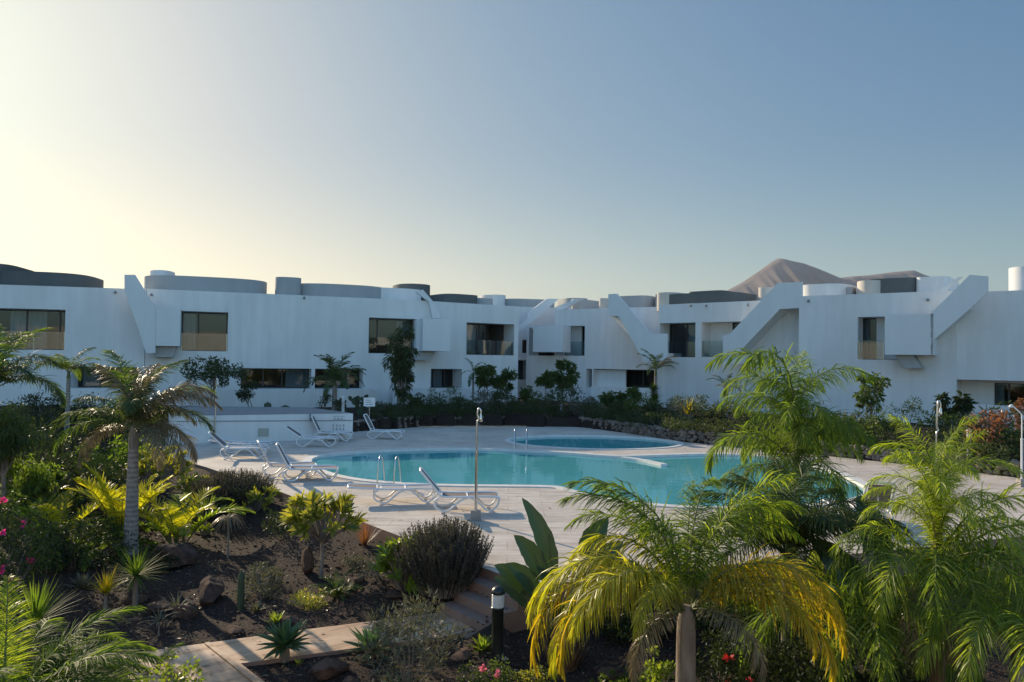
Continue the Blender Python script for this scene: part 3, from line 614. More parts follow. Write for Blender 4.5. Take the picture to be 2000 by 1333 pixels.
lowwall(1880, 36.2, 2150, 33.0, 795, 'low white terrace wall at the far right under the overhanging storey')
# ================================================================== white plant-room block by the pool
rb = empty('pump_house', G(540, 862), label='low white flat-topped block beside the pool with a pictogram notice', cat='pump house')
fl = G(330, 868); frr = G(688.5, 858); zt = 1.12; br = A(612, 700, 37.2); bl = A(330, 700, 36.6)
b = MB(); P = [np.array([*p[:2], -.3]) for p in (fl, frr, br, bl)]; b.prism(P, (0, 0, zt+.3)); b.build('wall', M['white'], rb)
b = MB(); cx = sum(P)/4; Pi = [p+(cx-p)/np.linalg.norm(cx-p)*.22 for p in P]; b.prism([np.array([*p[:2], zt+.002]) for p in Pi], (0, 0, .04)); b.build('roof', M['roofgrey'], rb)
FB = Fac(330, 10, 600, 10); FB.p0 = np.array([*fl[:2], 0]); FB.p1 = np.array([*frr[:2], 0]); FB.L = np.linalg.norm(FB.p1-FB.p0); FB.t = (FB.p1-FB.p0)/FB.L; FB.n = np.array([FB.t[1], -FB.t[0], 0])
slab(FB, rb, 'hatch', [(504, 837), (525, 837), (525, 853), (504, 853)], .03, .028, 'panel')
b = MB()
for y in (821.5,): b.tube([FB.pt(345, y+2, .02), FB.pt(688, y, .02)], .018, 6)
b.tube([FB.pt(606, 809, .05), FB.pt(606.5, 823, .05)], .04, 6); b.build('pipe', M['sign'], rb)
b = MB()   # rule pictograms: little figures in three rows and lines of text
random.seed(4)
def bit(x0, y0, x1, y1): b.prism([FB.pt(x0, y1, .008), FB.pt(x1, y1, .008), FB.pt(x1, y0, .008), FB.pt(x0, y0, .008)], -FB.n*.006)
for yy in (813.2, 819.3, 843.5, 845.5): bit(650, yy, 674, yy+.7)
for r in range(3):
    for c in range(4 if r else 3):
        x = 649+c*6.6+(3 if r == 0 else 0); y = 822+r*6.8
        if r == 0: y = 815.2
        h = 3.2 if r == 0 else 5
        bit(x+1.2, y, x+2.6, y+1.3); bit(x, y+1.8, x+4, y+2.5); bit(x+1.3, y+2.5, x+2.4, y+h)
        if (r+c) % 2: bit(x+.2, y+h-.4, x+4.4, y+h+.1)
        else: bit(x+3.2, y+2.5, x+3.9, y+h)
b.build('pictogram_notice', M['sign'], rb, label='grey pool-rule pictograms on the white wall')
# ================================================================== stone retaining walls
def rock_pts(rng, c, r, n1=7, n2=5):
    V = []
    for i in range(n2+1):
        th = PI*i/n2
        for j in range(n1):
            an = 2*PI*j/n1; V.append((math.sin(th)*math.cos(an), math.sin(th)*math.sin(an), math.cos(th)))
    V = np.array(V); k = rng.normal(size=(5, 3)); k /= np.linalg.norm(k, axis=1, keepdims=True)
    for q_ in k: V = V-np.outer(np.maximum(V@q_-rng.uniform(.45, .75), 0), q_)
    V = V*np.array(r)*1.0+np.array(c)
    F = np.array([(i*n1+j, i*n1+(j+1) % n1, (i+1)*n1+(j+1) % n1, (i+1)*n1+j) for i in range(n2) for j in range(n1)]); return V, F
def stone_wall(pts, hh, label, seed):
    rng = np.random.default_rng(seed); q = Q(); pts = [np.array([*p[:2], 0]) for p in pts]; org = pts[0]
    for a, c in zip(pts[:-1], pts[1:]):
        L = np.linalg.norm(c-a); t = (c-a)/L
        s_ = 0
        while s_ < L:
            for k in range(int(hh/.17)+1):
                r = rng.uniform(.13, .22); p = a+t*(s_+rng.uniform(-.08, .08)); z = .08+k*.17+rng.uniform(-.03, .04)
                v, f = rock_pts(rng, (p[0]-org[0]+rng.uniform(-.05, .05), p[1]-org[1]+.12+.05*k, z), (r, r*.8, r*.72)); q.add(v, f)
            s_ += .24
    me = q.mesh('stone_wall', [M['rocklight']]); me.polygons.foreach_set('use_smooth', np.zeros(len(me.polygons), bool))
    tag(link('stone_wall', me, loc=(org[0], org[1], 0)), label, 'wall', 'dry stone walls round the deck')
bk = [np.array([*p, 0]) for p in back]
stone_wall(bk[9:6:-1], .5, 'brown dry stone wall behind the single lounger, left of the small pool', 3)
stone_wall([bk[6]+[0.2, .1, 0], bk[5], bk[4], bk[3]], .5, 'brown dry stone wall curving behind the small round pool', 4)
stone_wall([bk[3], bk[2], bk[1], bk[0]], .5, 'dark dry stone wall at the right edge behind the shower', 6)
# raised sandy path wedge in front of left stone wall
b = MB(); lp = [G(820, 831.5, .05), G(1000, 824, .05), G(1130, 817, .05), G(1150, 823, .05), G(1126, 829, .05), G(1000, 831, .05)]
b.prism([np.array([p[0], p[1]-.5, 0.004]) for p in lp], (0, 0, .05)); tag(b.build('path', M['path'], origin=(0, 0, 0)), kind='structure')
#PLANTS
# ================================================================== OBJECTS ON THE DECK
def lounger_meshes(ang, tone):
    P = {}
    hinge = np.array([-.32, 0, .36]); ca, sa = math.cos(ang), math.sin(ang); head = hinge+np.array([-.78*ca, 0, .78*sa])
    b = MB()
    for s_ in (-1, 1):
        y = s_*.31
        b.tube(smooth_path([(-.32, y, .36), (.1, y, .345), (.6, y, .36), (.95, y, .35), (1.05, y, .31)], 4), .026, 7)
    for x in (-.3, .3, 1.04): b.tube([(x, -.31, .34 if x < 1 else .315), (x, .31, .34 if x < 1 else .315)], .02, 6)
    P['frame'] = b.mesh('lounger_frame', M['plastic'])
    b = MB()
    for s_ in (1,):
        b.tube(smooth_path([(1.04, 0, .32), (1.0, 0, .16), (.86, 0, .03), (.72, 0, .06), (.5, 0, .26), (.32, 0, .335), (.12, 0, .26), (-.12, 0, .06), (-.3, 0, .025), (-.46, 0, .12), (-.48, 0, .26), (-.36, 0, .35)], 4), .024, 7)
    P['leg'] = b.mesh('lounger_leg', M['plastic'])
    b = MB(); xs_ = np.linspace(-.3, 1.0, 9); vs = []
    for x in xs_: z = .355-.012*math.sin((x+.3)/1.3*PI); vs += [(x, -.29, z), (x, .29, z), (x, -.29, z-.012), (x, .29, z-.012)]
    n = len(xs_); fs = []
    for i in range(n-1):
        a = 4*i; c = a+4; fs += [(a, c, c+1, a+1), (a+2, a+3, c+3, c+2), (a, a+2, c+2, c), (a+1, c+1, c+3, a+3)]
    fs += [(0, 1, 3, 2), (4*n-4, 4*n-2, 4*n-1, 4*n-3)]
    b.add(vs, fs); P['seat'] = b.mesh('lounger_seat', M['slinggrey' if tone != 'brown' else 'sling'])
    b = MB(); d = np.array([-ca, 0, sa])
    pts = [hinge+np.array([0, -.29, 0]), hinge+d*.66+np.array([0, -.29, 0]), hinge+d*.78+np.array([0, -.2, 0]), hinge+d*.78+np.array([0, .2, 0]), hinge+d*.66+np.array([0, .29, 0]), hinge+np.array([0, .29, 0])]
    b.tube(smooth_path(pts, 4), .028, 7); b.tube([hinge+d*.08+[0, -.28, 0], hinge+d*.08+[0, .28, 0]], .02, 6)
    if ang > .2: b.tube([hinge+d*.4+np.array([0, 0, 0]), (-.42, 0, .2)], .014, 6)
    P['backrest'] = b.mesh('lounger_backrest', M['plastic'])
    b = MB(); nn_ = np.array([sa, 0, ca])*.008
    q4 = [hinge+d*.06+np.array([0, -.26, 0]), hinge+d*.06+np.array([0, .26, 0]), hinge+d*.73+np.array([0, .24, 0]), hinge+d*.73+np.array([0, -.24, 0])]
    b.prism([p+nn_ for p in q4], -2*nn_); P['back_fabric'] = b.mesh('lounger_fabric', M['sling'])
    return P
LM = {}
def lounger(px, py, rz, ang, label, tone='grey', z=0, group='white sun loungers round the pool', dxy=(0, 0)):
    k = (round(ang, 2), tone)
    if k not in LM: LM[k] = lounger_meshes(ang, tone)
    P = LM[k]; g = G(px, py, z); r = empty('sun_lounger', (g[0]+dxy[0], g[1]+dxy[1], z+.005), rz, label, 'sun lounger', group)
    link('frame', P['frame'], r)
    for s_ in (-1, 1): link('leg', P['leg'], r, (0, s_*.31, 0))
    link('seat', P['seat'], r); bk_ = link('backrest', P['backrest'], r); link('fabric', P['back_fabric'], bk_)
    return r
lounger(742, 857, R(-4), R(62), 'lone white sun lounger with raised back on the deck right of the pictogram block')
lounger(606, 872, R(4), R(34), 'white sun lounger lying broadside in front of the pictogram block, nearer of that pair')
lounger(640, 861, R(4), R(64), 'white sun lounger with dark raised back behind another, against the pictogram block', 'brown')
lounger(462, 894, R(8), R(42), 'leftmost white sun lounger, headrest tilted up, behind the spiky grey bush')
lounger(470, 884, R(4), R(6), 'flat white lounger lying behind the spiky bush, farther of the leftmost cluster')
lounger(548, 932, R(22), R(64), 'raised-back white lounger right of the spiky bush, left one of a pair', 'brown')
lounger(588, 938, R(12), R(62), 'white lounger with dark raised back facing the pool edge, right one of a pair', 'brown')
lounger(768, 980, R(10), R(3), 'white sun lounger lying completely flat beside the near pool ladder')
lounger(888, 996, R(6), R(50), 'white sun lounger with raised back right behind the shower pole', 'brown')
lounger(1700, 1025, R(82), R(60), 'white sun lounger with brown raised back seen from behind at right, by the banana leaf', 'brown')
lounger(1655, 1022, R(82), R(8), 'flat white sun lounger half hidden by palm fronds on the right')
# ladders
def ladder(px, py, rz, label):
    g = G(px, py); r = empty('pool_ladder', (g[0], g[1], .02), rz, label, 'pool ladder', 'steel pool ladders')
    for s_ in (-1, 1):
        b = MB(); b.tube(smooth_path([(s_*.24, -.55, .0), (s_*.24, -.5, .4), (s_*.24, -.42, .68), (s_*.24, -.25, .78), (s_*.24, -.08, .66), (s_*.24, .1, .2), (s_*.24, .14, -.1), (s_*.24, .14, -.75)], 5), .021, 8)
        link('handrail', b.mesh('handrail', M['steel']), r)
    for k in range(3):
        b = MB(); b.box((0, .15, -.2-.22*k), (.46, .07, .02)); link('rung', b.mesh('rung', M['steel']), r)
ladder(764, 944, R(-8), 'steel pool ladder on the near left edge beside the flat lounger')
ladder(1016, 879, R(176), 'steel pool ladder on the far edge near the small round pool')
# showers
def shower(px, py, label, z=0, rz=0, H=2.4, style=0, mat='steel', terr=False):
    g = T(px, py) if terr else G(px, py, z)
    r = empty('outdoor_shower', tuple(g), rz, label, 'outdoor shower', 'outdoor showers on poles')
    b = MB(); s_ = .11; b.prism([(-s_, -s_, -.1), (s_, -s_, -.1), (s_, s_, -.1), (-s_, s_, -.1)], (0, 0, .34)); link('base', b.mesh('shower_base', M['concrete']), r)
    b = MB(); b.tube([(0, 0, .24), (0, 0, 1.5 if not style else H*.6)], .034, 10); b.tube([(0, 0, 1.5 if not style else H*.6), (0, 0, (1.5 if not style else H*.6)+.04)], .04, 10); link('post', b.mesh('shower_post', M[mat]), r)
    b = MB()
    if not style: b.tube(smooth_path([(0, 0, 1.5), (-.005, 0, 2.15), (.03, 0, 2.25), (.0, 0, 2.38), (.03, 0, H+.1), (.075, 0, H+.06), (.08, 0, H-.04)], 4), .019, 8)
    else: b.tube(smooth_path([(0, 0, H*.6), (0, 0, H-.25), (-.06, 0, H-.12), (-.32, 0, H+.12)], 4), .018, 8)
    link('riser', b.mesh('shower_riser', M[mat]), r)
    b = MB()
    if not style: b.lathe((.08, 0, H-.2), [(.03, 0), (.045, .03), (.03, .1), (.02, .17)], 10)
    else: b.lathe((-.33, 0, H+.05), [(.06, 0), (.06, .02), (.02, .07)], 10)
    link('shower_head', b.mesh('shower_head', M[mat]), r); return r
shower(929, 1017, 'grey steel outdoor shower standing on the deck beside the raised-back lounger')
shower(419, 866, 'thin steel outdoor shower in front of the left end of the low white block', H=2.55)
shower(1996, 951, 'pale outdoor shower with bent arm at the right picture edge', style=1, H=2.35, mat='plastic')
shower(1829, 1052, 'slim pale outdoor shower pole standing among the fronds of the right-hand lime palm', style=0, H=2.75)
# pool sign
g = T(721, 824); r = empty('sign', tuple(g), label='small white sign on a thin post behind the lone lounger', cat='sign')
b = MB(); b.tube([(0, 0, -.1), (0, 0, .75)], .02, 6); link('post', b.mesh('sign_post', M['steel']), r)
b = MB(); b.box((0, -.02, .95), (.55, .03, .42)); link('board', b.mesh('sign_board', M['plastic']), r)
b = MB()
for k in range(3): b.box((-.03*k, -.038, .84+.1*k), (.36-.05*k, .004, .03))
link('text_lines', b.mesh('sign_text', M['sign']), r)
# bollard lamps
def bollard(pos, label, s=1.0, black=True):
    r = empty('bollard_lamp', tuple(pos), 0, label, 'garden lamp', 'garden bollard lamps', s)
    mt = M['black'] if black else M['plastic']
    b = MB(); b.lathe((0, 0, -.02), [(.145, 0), (.145, .03), (.12, .05), (.0, .05)], 28); link('foot', b.mesh('bollard_foot', M['concrete']), r)
    b = MB(); b.lathe((0, 0, .02), [(.115, 0), (.115, .03), (.09, .05), (.085, .07), (.085, .7), (.1, .705), (.1, .725), (.0, .726)], 28); link('post', b.mesh('bollard_post', mt), r)
    b = MB(); pr = []
    for k in range(9): z = .745+.021*k; pr += [(.084, z), (.092, z+.004), (.092, z+.012), (.084, z+.016)]
    b.lathe((0, 0, 0), pr, 28); link('lens', b.mesh('bollard_lens', M['lampglass']), r)
    b = MB(); b.lathe((0, 0, .935), [(.08, 0), (.102, .005), (.102, .03), (.095, .05), (.08, .075), (.05, .098), (.02, .108), (.0, .11)], 28); link('cap', b.mesh('bollard_cap', mt), r)
    return r
bollard(G(971, 1287, -.64), 'black bollard lamp with ribbed white lens beside the steps', .98)
for x, D, lab in ((178, 38, 'small garden lamp in the shade at the foot of the leftmost block'), (906, 46, 'small garden lamp in the hedge under the corner balcony'), (1098, 46, 'small white garden lamp in the hedge right of the stone path'), (1196, 44, 'small garden lamp between the round-leaved bushes below the loggia'), (672, 40.5, 'small garden lamp beside the opuntia on the terrace'), (1893, 27, 'small garden lamp at the right among dry bushes')):
    bollard(W(x, D), lab, .95, x in (1196,))
# ================================================================== PLANT GENERATORS
RNG = np.random.default_rng(11)
def frond_mesh(key, L=2.0, n=60, ll=.5, lw=.022, e0=1.1, bend=1.7, droop=.6, plume=.25, vup=.35, mat='lf_palm', pet=.12, seed=0, prof=(.6, 1, .75, .05), stemmat='stem', rr=.014, a0=75, a1=25, seg=3):
    rng = np.random.default_rng(seed); q = Q(); K = 24; t = np.linspace(0, 1, K+1); el = e0-bend*t**1.25
    dx = np.cos(el)*L/K; dz = np.sin(el)*L/K; px = np.concatenate([[0], np.cumsum(dx)[:-1]]); pz = np.concatenate([[0], np.cumsum(dz)[:-1]])
    side = .06*L*rng.normal()*t**2
    q.tube([(px[i], side[i], pz[i]) for i in range(0, K+1, 3)], [rr*(1.25-1.1*t[i]) for i in range(0, K+1, 3)], 5, 1)
    tt = pet+(1-pet)*np.sort(rng.uniform(0, 1, n))*.99; tt = pet+(1-pet)*np.linspace(0, .995, n)+rng.normal(0, .003, n); tt = np.clip(tt, pet, .999)
    for s_ in (-1, 1):
        ex = np.interp(tt, t, px); ez = np.interp(tt, t, pz); ey = np.interp(tt, t, side); e = np.interp(tt, t, el)
        Tn = np.stack([np.cos(e), 0*e, np.sin(e)], 1); Nn = np.stack([-np.sin(e), 0*e, np.cos(e)], 1); B = np.array([[0, s_*1., 0]])
        u = (tt-pet)/(1-pet); a = np.radians(a0+(a1-a0)*u)+rng.normal(0, .07, n); v = vup*(1-.5*u)+rng.normal(0, plume, n)
        d = np.cos(a)[:, None]*Tn+np.sin(a)[:, None]*(B*np.cos(v)[:, None]+Nn*np.sin(v)[:, None])
        l = ll*(np.sin(PI*(.12+.83*u))**.7)*rng.uniform(.85, 1.12, n)
        sd = Tn+rng.normal(0, .25, (n, 3))
        q.strips(np.stack([ex, ey, ez], 1), d, sd, l, lw*rng.uniform(.8, 1.2, n), prof, droop*rng.uniform(.6, 1.4, n), 0)
    return q.mesh('frond_'+key, [M[mat], M[stemmat]])
FM = {}
def fm(key, **k):
    if key not in FM: FM[key] = frond_mesh(key, **k)
    return FM[key]
def palm_trunk(H, r0, r1, lean=(0, 0), mat='ptrunk', bulge=1.35, n=12):
    b = MB(); pts = []; rad = []
    for i in range(n+1):
        t = i/n; pts.append((lean[0]*t*t, lean[1]*t*t, -.15+(H+.15)*t)); rad.append((r0*(bulge if i == 0 else 1)+(r1-r0)*t)*(1+.25*math.exp(-8*t)))
    b.tube(pts, rad, 12); return b.mesh('palm_trunk', M[mat])
def palm(pos, H, r0, r1, fronds, label, group=None, lean=(0, 0), shaft=None, trunkmat='ptrunk', name='palm_tree', cat='palm tree', spear=None):
    """fronds: list of (mesh, azimuth, tilt, scale) tilt rotates about local Y (negative = up)"""
    r = empty(name, tuple(pos), 0, label, cat, group)
    if H > .05: link('trunk', palm_trunk(H, r0, r1, lean, trunkmat), r)
    top = (lean[0], lean[1], H)
    if shaft:
        b = MB(); h = shaft[0]; b.tube([(top[0], top[1], H-.05), (top[0], top[1], H+h*.3), (top[0], top[1], H+h)], [shaft[1]*1.15, shaft[1]*1.2, shaft[1]*.6], 10); link('crownshaft', b.mesh('crownshaft', M[shaft[2]]), r)
    hz_ = H+(shaft[0]*.85 if shaft else 0)
    for fr_ in fronds:
        me, az, tilt, sc = fr_[:4]; dzf = fr_[4] if len(fr_) > 4 else 0
        o = link('frond', me, r); o.rotation_euler = (0, tilt, az); rr_ = r1*.6
        o.location = (top[0]+rr_*math.cos(az), top[1]+rr_*math.sin(az), hz_+dzf+RNG.uniform(-.04, .04)); o.scale = (sc, sc, sc)
    return r
def crown(keys, n, seed, tilts=(-.3, .35), scs=(.85, 1.1)):
    rng = np.random.default_rng(seed); out = []
    for i in range(n):
        f = i/n; out.append((keys[int(rng.integers(len(keys)))], i*2.399+rng.uniform(-.2, .2), tilts[0]+(tilts[1]-tilts[0])*f+rng.uniform(-.08, .08), rng.uniform(*scs)))
    return out
def rosette_q(q, n, L, W_, el0, el1, droop, prof, m=0, z=0, seed=0, rad=.02, jit=.1, fold=0):
    rng = np.random.default_rng(seed); i = np.arange(n); f = i/max(n-1, 1); az = i*2.399+rng.normal(0, .1, n); el = el0+(el1-el0)*f+rng.normal(0, jit, n)
    d = np.stack([np.cos(el)*np.cos(az), np.cos(el)*np.sin(az), np.sin(el)], 1); b = np.stack([rad*np.cos(az), rad*np.sin(az), z+0*az], 1)
    sd = np.stack([-np.sin(az), np.cos(az), 0*az], 1)
    l = L*rng.uniform(.8, 1.1, n)*(.75+.25*np.sin(PI*f))
    if fold:
        up = np.cross(sd, d); 
        for s_ in (-1, 1):
            q.strips(b+sd*s_*W_*.21, d, sd*math.cos(fold)+up*s_*math.sin(fold)*-1, l, W_*.5, prof, droop, m)
    else: q.strips(b, d, sd, l, W_, prof, droop, m)
def rosette(name, cat, pos, label, group=None, n=40, L=.5, W_=.04, el=(1.4, -.1), droop=.4, prof=(.7, 1, .7, .04), mat='lf_mid', stem=0, stem_r=.03, seed=0, stemmat='bark', part='leaves', fold=0, heads=None, s=1.):
    r = empty(name, tuple(pos), RNG.uniform(0, 6), label, cat, group, s); q = Q()
    heads = heads or [(0, 0, stem)]
    for k, (hx, hy, hz2) in enumerate(heads): 
        qq = Q(); rosette_q(qq, n, L, W_, el[0], el[1], droop, prof, 0, 0, seed+k, fold=fold)
        for V_, F_, M_ in zip(qq.V, qq.F, qq.M): q.add(V_+np.array([hx, hy, hz2]), F_*1, 0) if False else None
        base = 0
        for V_, F_ in zip(qq.V, qq.F): q.V.append(V_+np.array([hx, hy, hz2])); q.F.append(F_-base+q.n); q.M.append(np.zeros(len(F_), int)); q.n += len(V_); base += len(V_)
    link(part, q.mesh(part, [M[mat]]), r)
    if stem:
        b = MB()
        for hx, hy, hz2 in heads: b.tube(smooth_path([(hx*.1, hy*.1, -.08), (hx*.5, hy*.5, hz2*.4), (hx, hy, hz2)], 3), [stem_r*(1.2-.4*i/6) for i in range(7)], 8)
        link('stem', b.mesh('stem', M[stemmat]), r)
    return r
def clumps(rng, n, rx, ry, zc, rz, hollow=.45):
    P = rng.normal(size=(n, 3)); P /= np.linalg.norm(P, axis=1, keepdims=True); rr_ = rng.uniform(hollow, 1, (n, 1))**.7
    P = P*rr_; return P*np.array([rx, ry, rz])+np.array([0, 0, zc])
def foliage_mesh(rng, C, cr, nl, L, W_, mat, droop=.3, updir=.2, prof=(.25, 1, .7, .05), gaps=0.0):
    q = Q(); n = len(C); idx = rng.integers(0, n, nl); csz = rng.uniform(.6, 1.3, n); off = rng.normal(0, 1, (nl, 3)); off /= np.linalg.norm(off, axis=1, keepdims=True)+1e-9
    rad = rng.uniform(.2, 1, (nl, 1))**.5*cr*csz[idx][:, None]; b = C[idx]+off*rad*np.array([1, 1, .8])
    d = off+rng.normal(0, .5, (nl, 3))+np.array([0, 0, updir]); sd = rng.normal(0, 1, (nl, 3))
    q.strips(b, d, sd, L*rng.uniform(.6, 1.25, nl), W_*rng.uniform(.7, 1.2, nl), prof, droop, 0); return q.mesh('foliage', [M[mat]])
def bush(pos, label, w=1., h=.8, n=1500, L=.07, W_=.03, mat='lf_mid', nc=30, cr=.16, name='shrub', cat='shrub', group=None, seed=0, droop=.3, stems=9, stemr=.01, base=.0, hollow=.3, flowers=None, updir=.2, d=None, prof=(.25, 1, .7, .05), s=1.):
    rng = np.random.default_rng(seed+100); r = empty(name, tuple(pos), 0, label, cat, group, s); d = d or w
    C = clumps(rng, nc, w/2, d/2, base+(h-base)*.52, (h-base)*.5, hollow); C[:, 2] = np.maximum(C[:, 2], .04)
    link('foliage', foliage_mesh(rng, C, cr, n, L, W_, mat, droop, updir, prof), r)
    b = MB()
    for k in range(min(stems, nc)):
        c = C[k]; b.tube(smooth_path([(c[0]*.08, c[1]*.08, -.08), (c[0]*.45+rng.normal()*.02, c[1]*.45, c[2]*.5), c], 3), [stemr*(1.3-.9*i/6) for i in range(7)], 6)
    link('stems', b.mesh('stems', M['bark']), r)
    if flowers:
        mt, nf, fr, top = flowers; q = Q(); idx = rng.permutation(nc)[:nf]
        for i in idx:
            c = C[i]+np.array([0, -d*.12, top]); k = 14; o = rng.normal(0, 1, (k, 3)); o /= np.linalg.norm(o, axis=1, keepdims=True)
            q.strips(c+o*fr*.3, o, rng.normal(0, 1, (k, 3)), fr, fr*.8, (.5, 1, .8, .3), .2)
        link('flowers', q.mesh('flowers', [M[mt]]), r)
    return r
def tree(pos, label, H=3., trunk=1.2, w=2., n=2500, L=.14, W_=.06, mat='lf_dk', nc=26, cr=.35, tr=.07, stems=1, name='tree', cat='tree', group=None, seed=0, droop=.4, hollow=.2, d=None, updir=-.1, lean=0, prof=(.25, 1, .7, .05)):
    rng = np.random.default_rng(seed+500); r = empty(name, tuple(pos), 0, label, cat, group); d = d or w
    C = clumps(rng, nc, w/2, d/2, trunk+(H-trunk)*.5, (H-trunk)*.5, hollow); C[:, 0] += lean
    link('crown', foliage_mesh(rng, C, cr, n, L, W_, mat, droop, updir, prof), r)
    b = MB()
    for s_ in range(stems):
        ox = (s_-(stems-1)/2)*.16; top = np.array([ox*1.5+lean, 0, H*.75]); path_ = smooth_path([(ox*.6, 0, -.1), (ox+lean*.2, .03, trunk*.6), (ox*1.3+lean*.7, -.02, trunk), top], 3)
        b.tube(path_, [tr*(1.25-.95*i/(len(path_)-1)) for i in range(len(path_))], 8)
    for k in range(min(14, nc)):
        c = C[k]; s0 = np.array([lean*.7, 0, trunk*rng.uniform(.75, 1.1)]); b.tube([s0, (s0+c)/2+rng.normal(0, .04, 3), c], [tr*.45, tr*.28, tr*.1], 6)
    link('trunk', b.mesh('trunk', M['bark']), r); return r
def spiky_bush(pos, label, w=1.1, h=1.0, ns=420, seed=0, mat='lf_ros', group=None):
    rng = np.random.default_rng(seed+900); r = empty('rosemary_bush', tuple(pos), 0, label, 'shrub', group); q = Q()
    az = rng.uniform(0, 2*PI, ns); rr_ = rng.uniform(0, 1, ns)**.55; bx_ = np.cos(az)*rr_*w*.36; by_ = np.sin(az)*rr_*w*.36
    out = rr_*.34; d0 = np.stack([np.cos(az)*out, np.sin(az)*out, 1.15-.55*rr_], 1)+rng.normal(0, .06, (ns, 3)); d0 /= np.linalg.norm(d0, axis=1, keepdims=True)
    Ls = h*(1.0-.22*rr_**2)*rng.uniform(.72, 1.1, ns)
    b0 = np.stack([bx_, by_, 0*bx_-.05], 1); q.strips(b0, d0, rng.normal(size=(ns, 3)), Ls, .012, (1, 1, .7, .3), -.25, 1)
    k = 26
    for j in range(k):
        t = .25+.75*j/k; dd = d0+np.array([0, 0, .25])*t/2; dd /= np.linalg.norm(dd, axis=1, keepdims=True); p = b0+dd*Ls[:, None]*t
        for _ in range(2):
            o = rng.normal(size=(ns, 3)); q.strips(p, o*.6+dd*1.0, rng.normal(size=(ns, 3)), .055*(1.2-.5*t), .014, (.6, 1, .1), .0, 0)
    link('foliage', q.mesh('foliage', [M[mat], M['bark']]), r)
    return r
def varieg(pos, label, w=1., h=.9, nb=26, nl=16, L=.2, W_=.05, seed=0, stem=0., group='yellow-green variegated bushes', mat='lf_var', hemi=True):
    """clusters of lance-shaped leaves at branch ends"""
    rng = np.random.default_rng(seed+300); r = empty('variegated_shrub', tuple(pos), 0, label, 'shrub', group); q = Q(); b = MB()
    P = rng.normal(size=(nb, 3)); P[:, 2] = np.abs(P[:, 2])*.9-.12; P /= np.linalg.norm(P, axis=1, keepdims=True); P *= rng.uniform(.62, 1, (nb, 1))
    P = P*np.array([w/2, w/2, h*.6])+np.array([0, 0, stem+h*.3])
    c0 = np.array([0, 0, stem])
    for i in range(nb):
        ax = P[i]-c0; ax /= np.linalg.norm(ax); o = rng.normal(size=(nl, 3)); o -= np.outer(o@ax, ax)*.8; o /= np.linalg.norm(o, axis=1, keepdims=True)
        d = o*rng.uniform(.5, 1.1, (nl, 1))+ax*.8+np.array([0, 0, .1]); b1 = P[i]-ax*rng.uniform(0, .12, (nl, 1))
        q.strips(b1, d, np.cross(d, ax)+rng.normal(0, .1, (nl, 3)), L*rng.uniform(.7, 1.2, nl), W_, (.3, 1, .85, .04), .45, 0)
        b.tube([c0+np.array([0, 0, -.04]), (c0+P[i])/2+rng.normal(0, .02, 3), P[i]], [.02, .014, .007], 5)
    b.tube([(0, 0, -.1), (.01, 0, stem*.5), (0, 0, stem+.05)], [.045, .035, .03], 8)
    link('foliage', q.mesh('foliage', [M[mat]]), r); link('trunk' if stem > .3 else 'stems', b.mesh('stems', M['bark']), r); return r
def paddle_plant(pos, label, leaves, group='big-leaved bird of paradise plants', mat='lf_paddle', name='bird_of_paradise', TW=1.1):
    """leaves: (azimuth, elev, petiole length, blade length, blade width)"""
    r = empty(name, tuple(pos), 0, label, 'plant', group)
    for k, (az, el, pl, bl, bw) in enumerate(leaves):
        q = Q(); el2 = el
        d = np.array([math.cos(el), 0, math.sin(el)]); tip = d*pl
        q.tube([(0, 0, -.05), d*pl*.5, tip, tip+d*bl*.5], [.022, .018, .013, .008], 6, 1)
        n = 14
        cur = tip.copy(); e = el; mid = [cur.copy()]; dirs = []
        for i in range(n): dd = np.array([math.cos(e), 0, math.sin(e)]); cur = cur+dd*bl/n; mid.append(cur.copy()); dirs.append(dd); e -= .045
        prof = [math.sin(PI*min(1, (.04+.96*i/n))**.85)**.75 if i < n else .02 for i in range(n+1)]
        V_ = []
        for i, m_ in enumerate(mid):
            dd = dirs[min(i, n-1)]; up = np.array([-dd[2], 0, dd[0]]); wv = bw/2*prof[i]*(1+.06*math.sin(i*2.1+k))
            for s_ in (-1, -.5, 0, .5, 1): tw = TW*(1 if math.cos(az) > 0 else -1)*abs(math.cos(az)); sv = np.array([0, math.cos(tw), 0])+up*math.sin(tw); nv = up*math.cos(tw)-np.array([0, math.sin(tw), 0]); V_.append(m_+sv*s_*wv*.93+nv*(abs(s_)*wv*.35))
        F_ = np.array([(5*i+j, 5*i+j+1, 5*i+j+6, 5*i+j+5) for i in range(n) for j in range(4)]); q.add(np.array(V_), F_, 0)
        o = link('leaf', q.mesh('paddle_leaf', [M[mat], M['stem']]), r); o.rotation_euler = (0, 0, az); o.location = (.04*math.cos(az), .04*math.sin(az), 0)
    return r
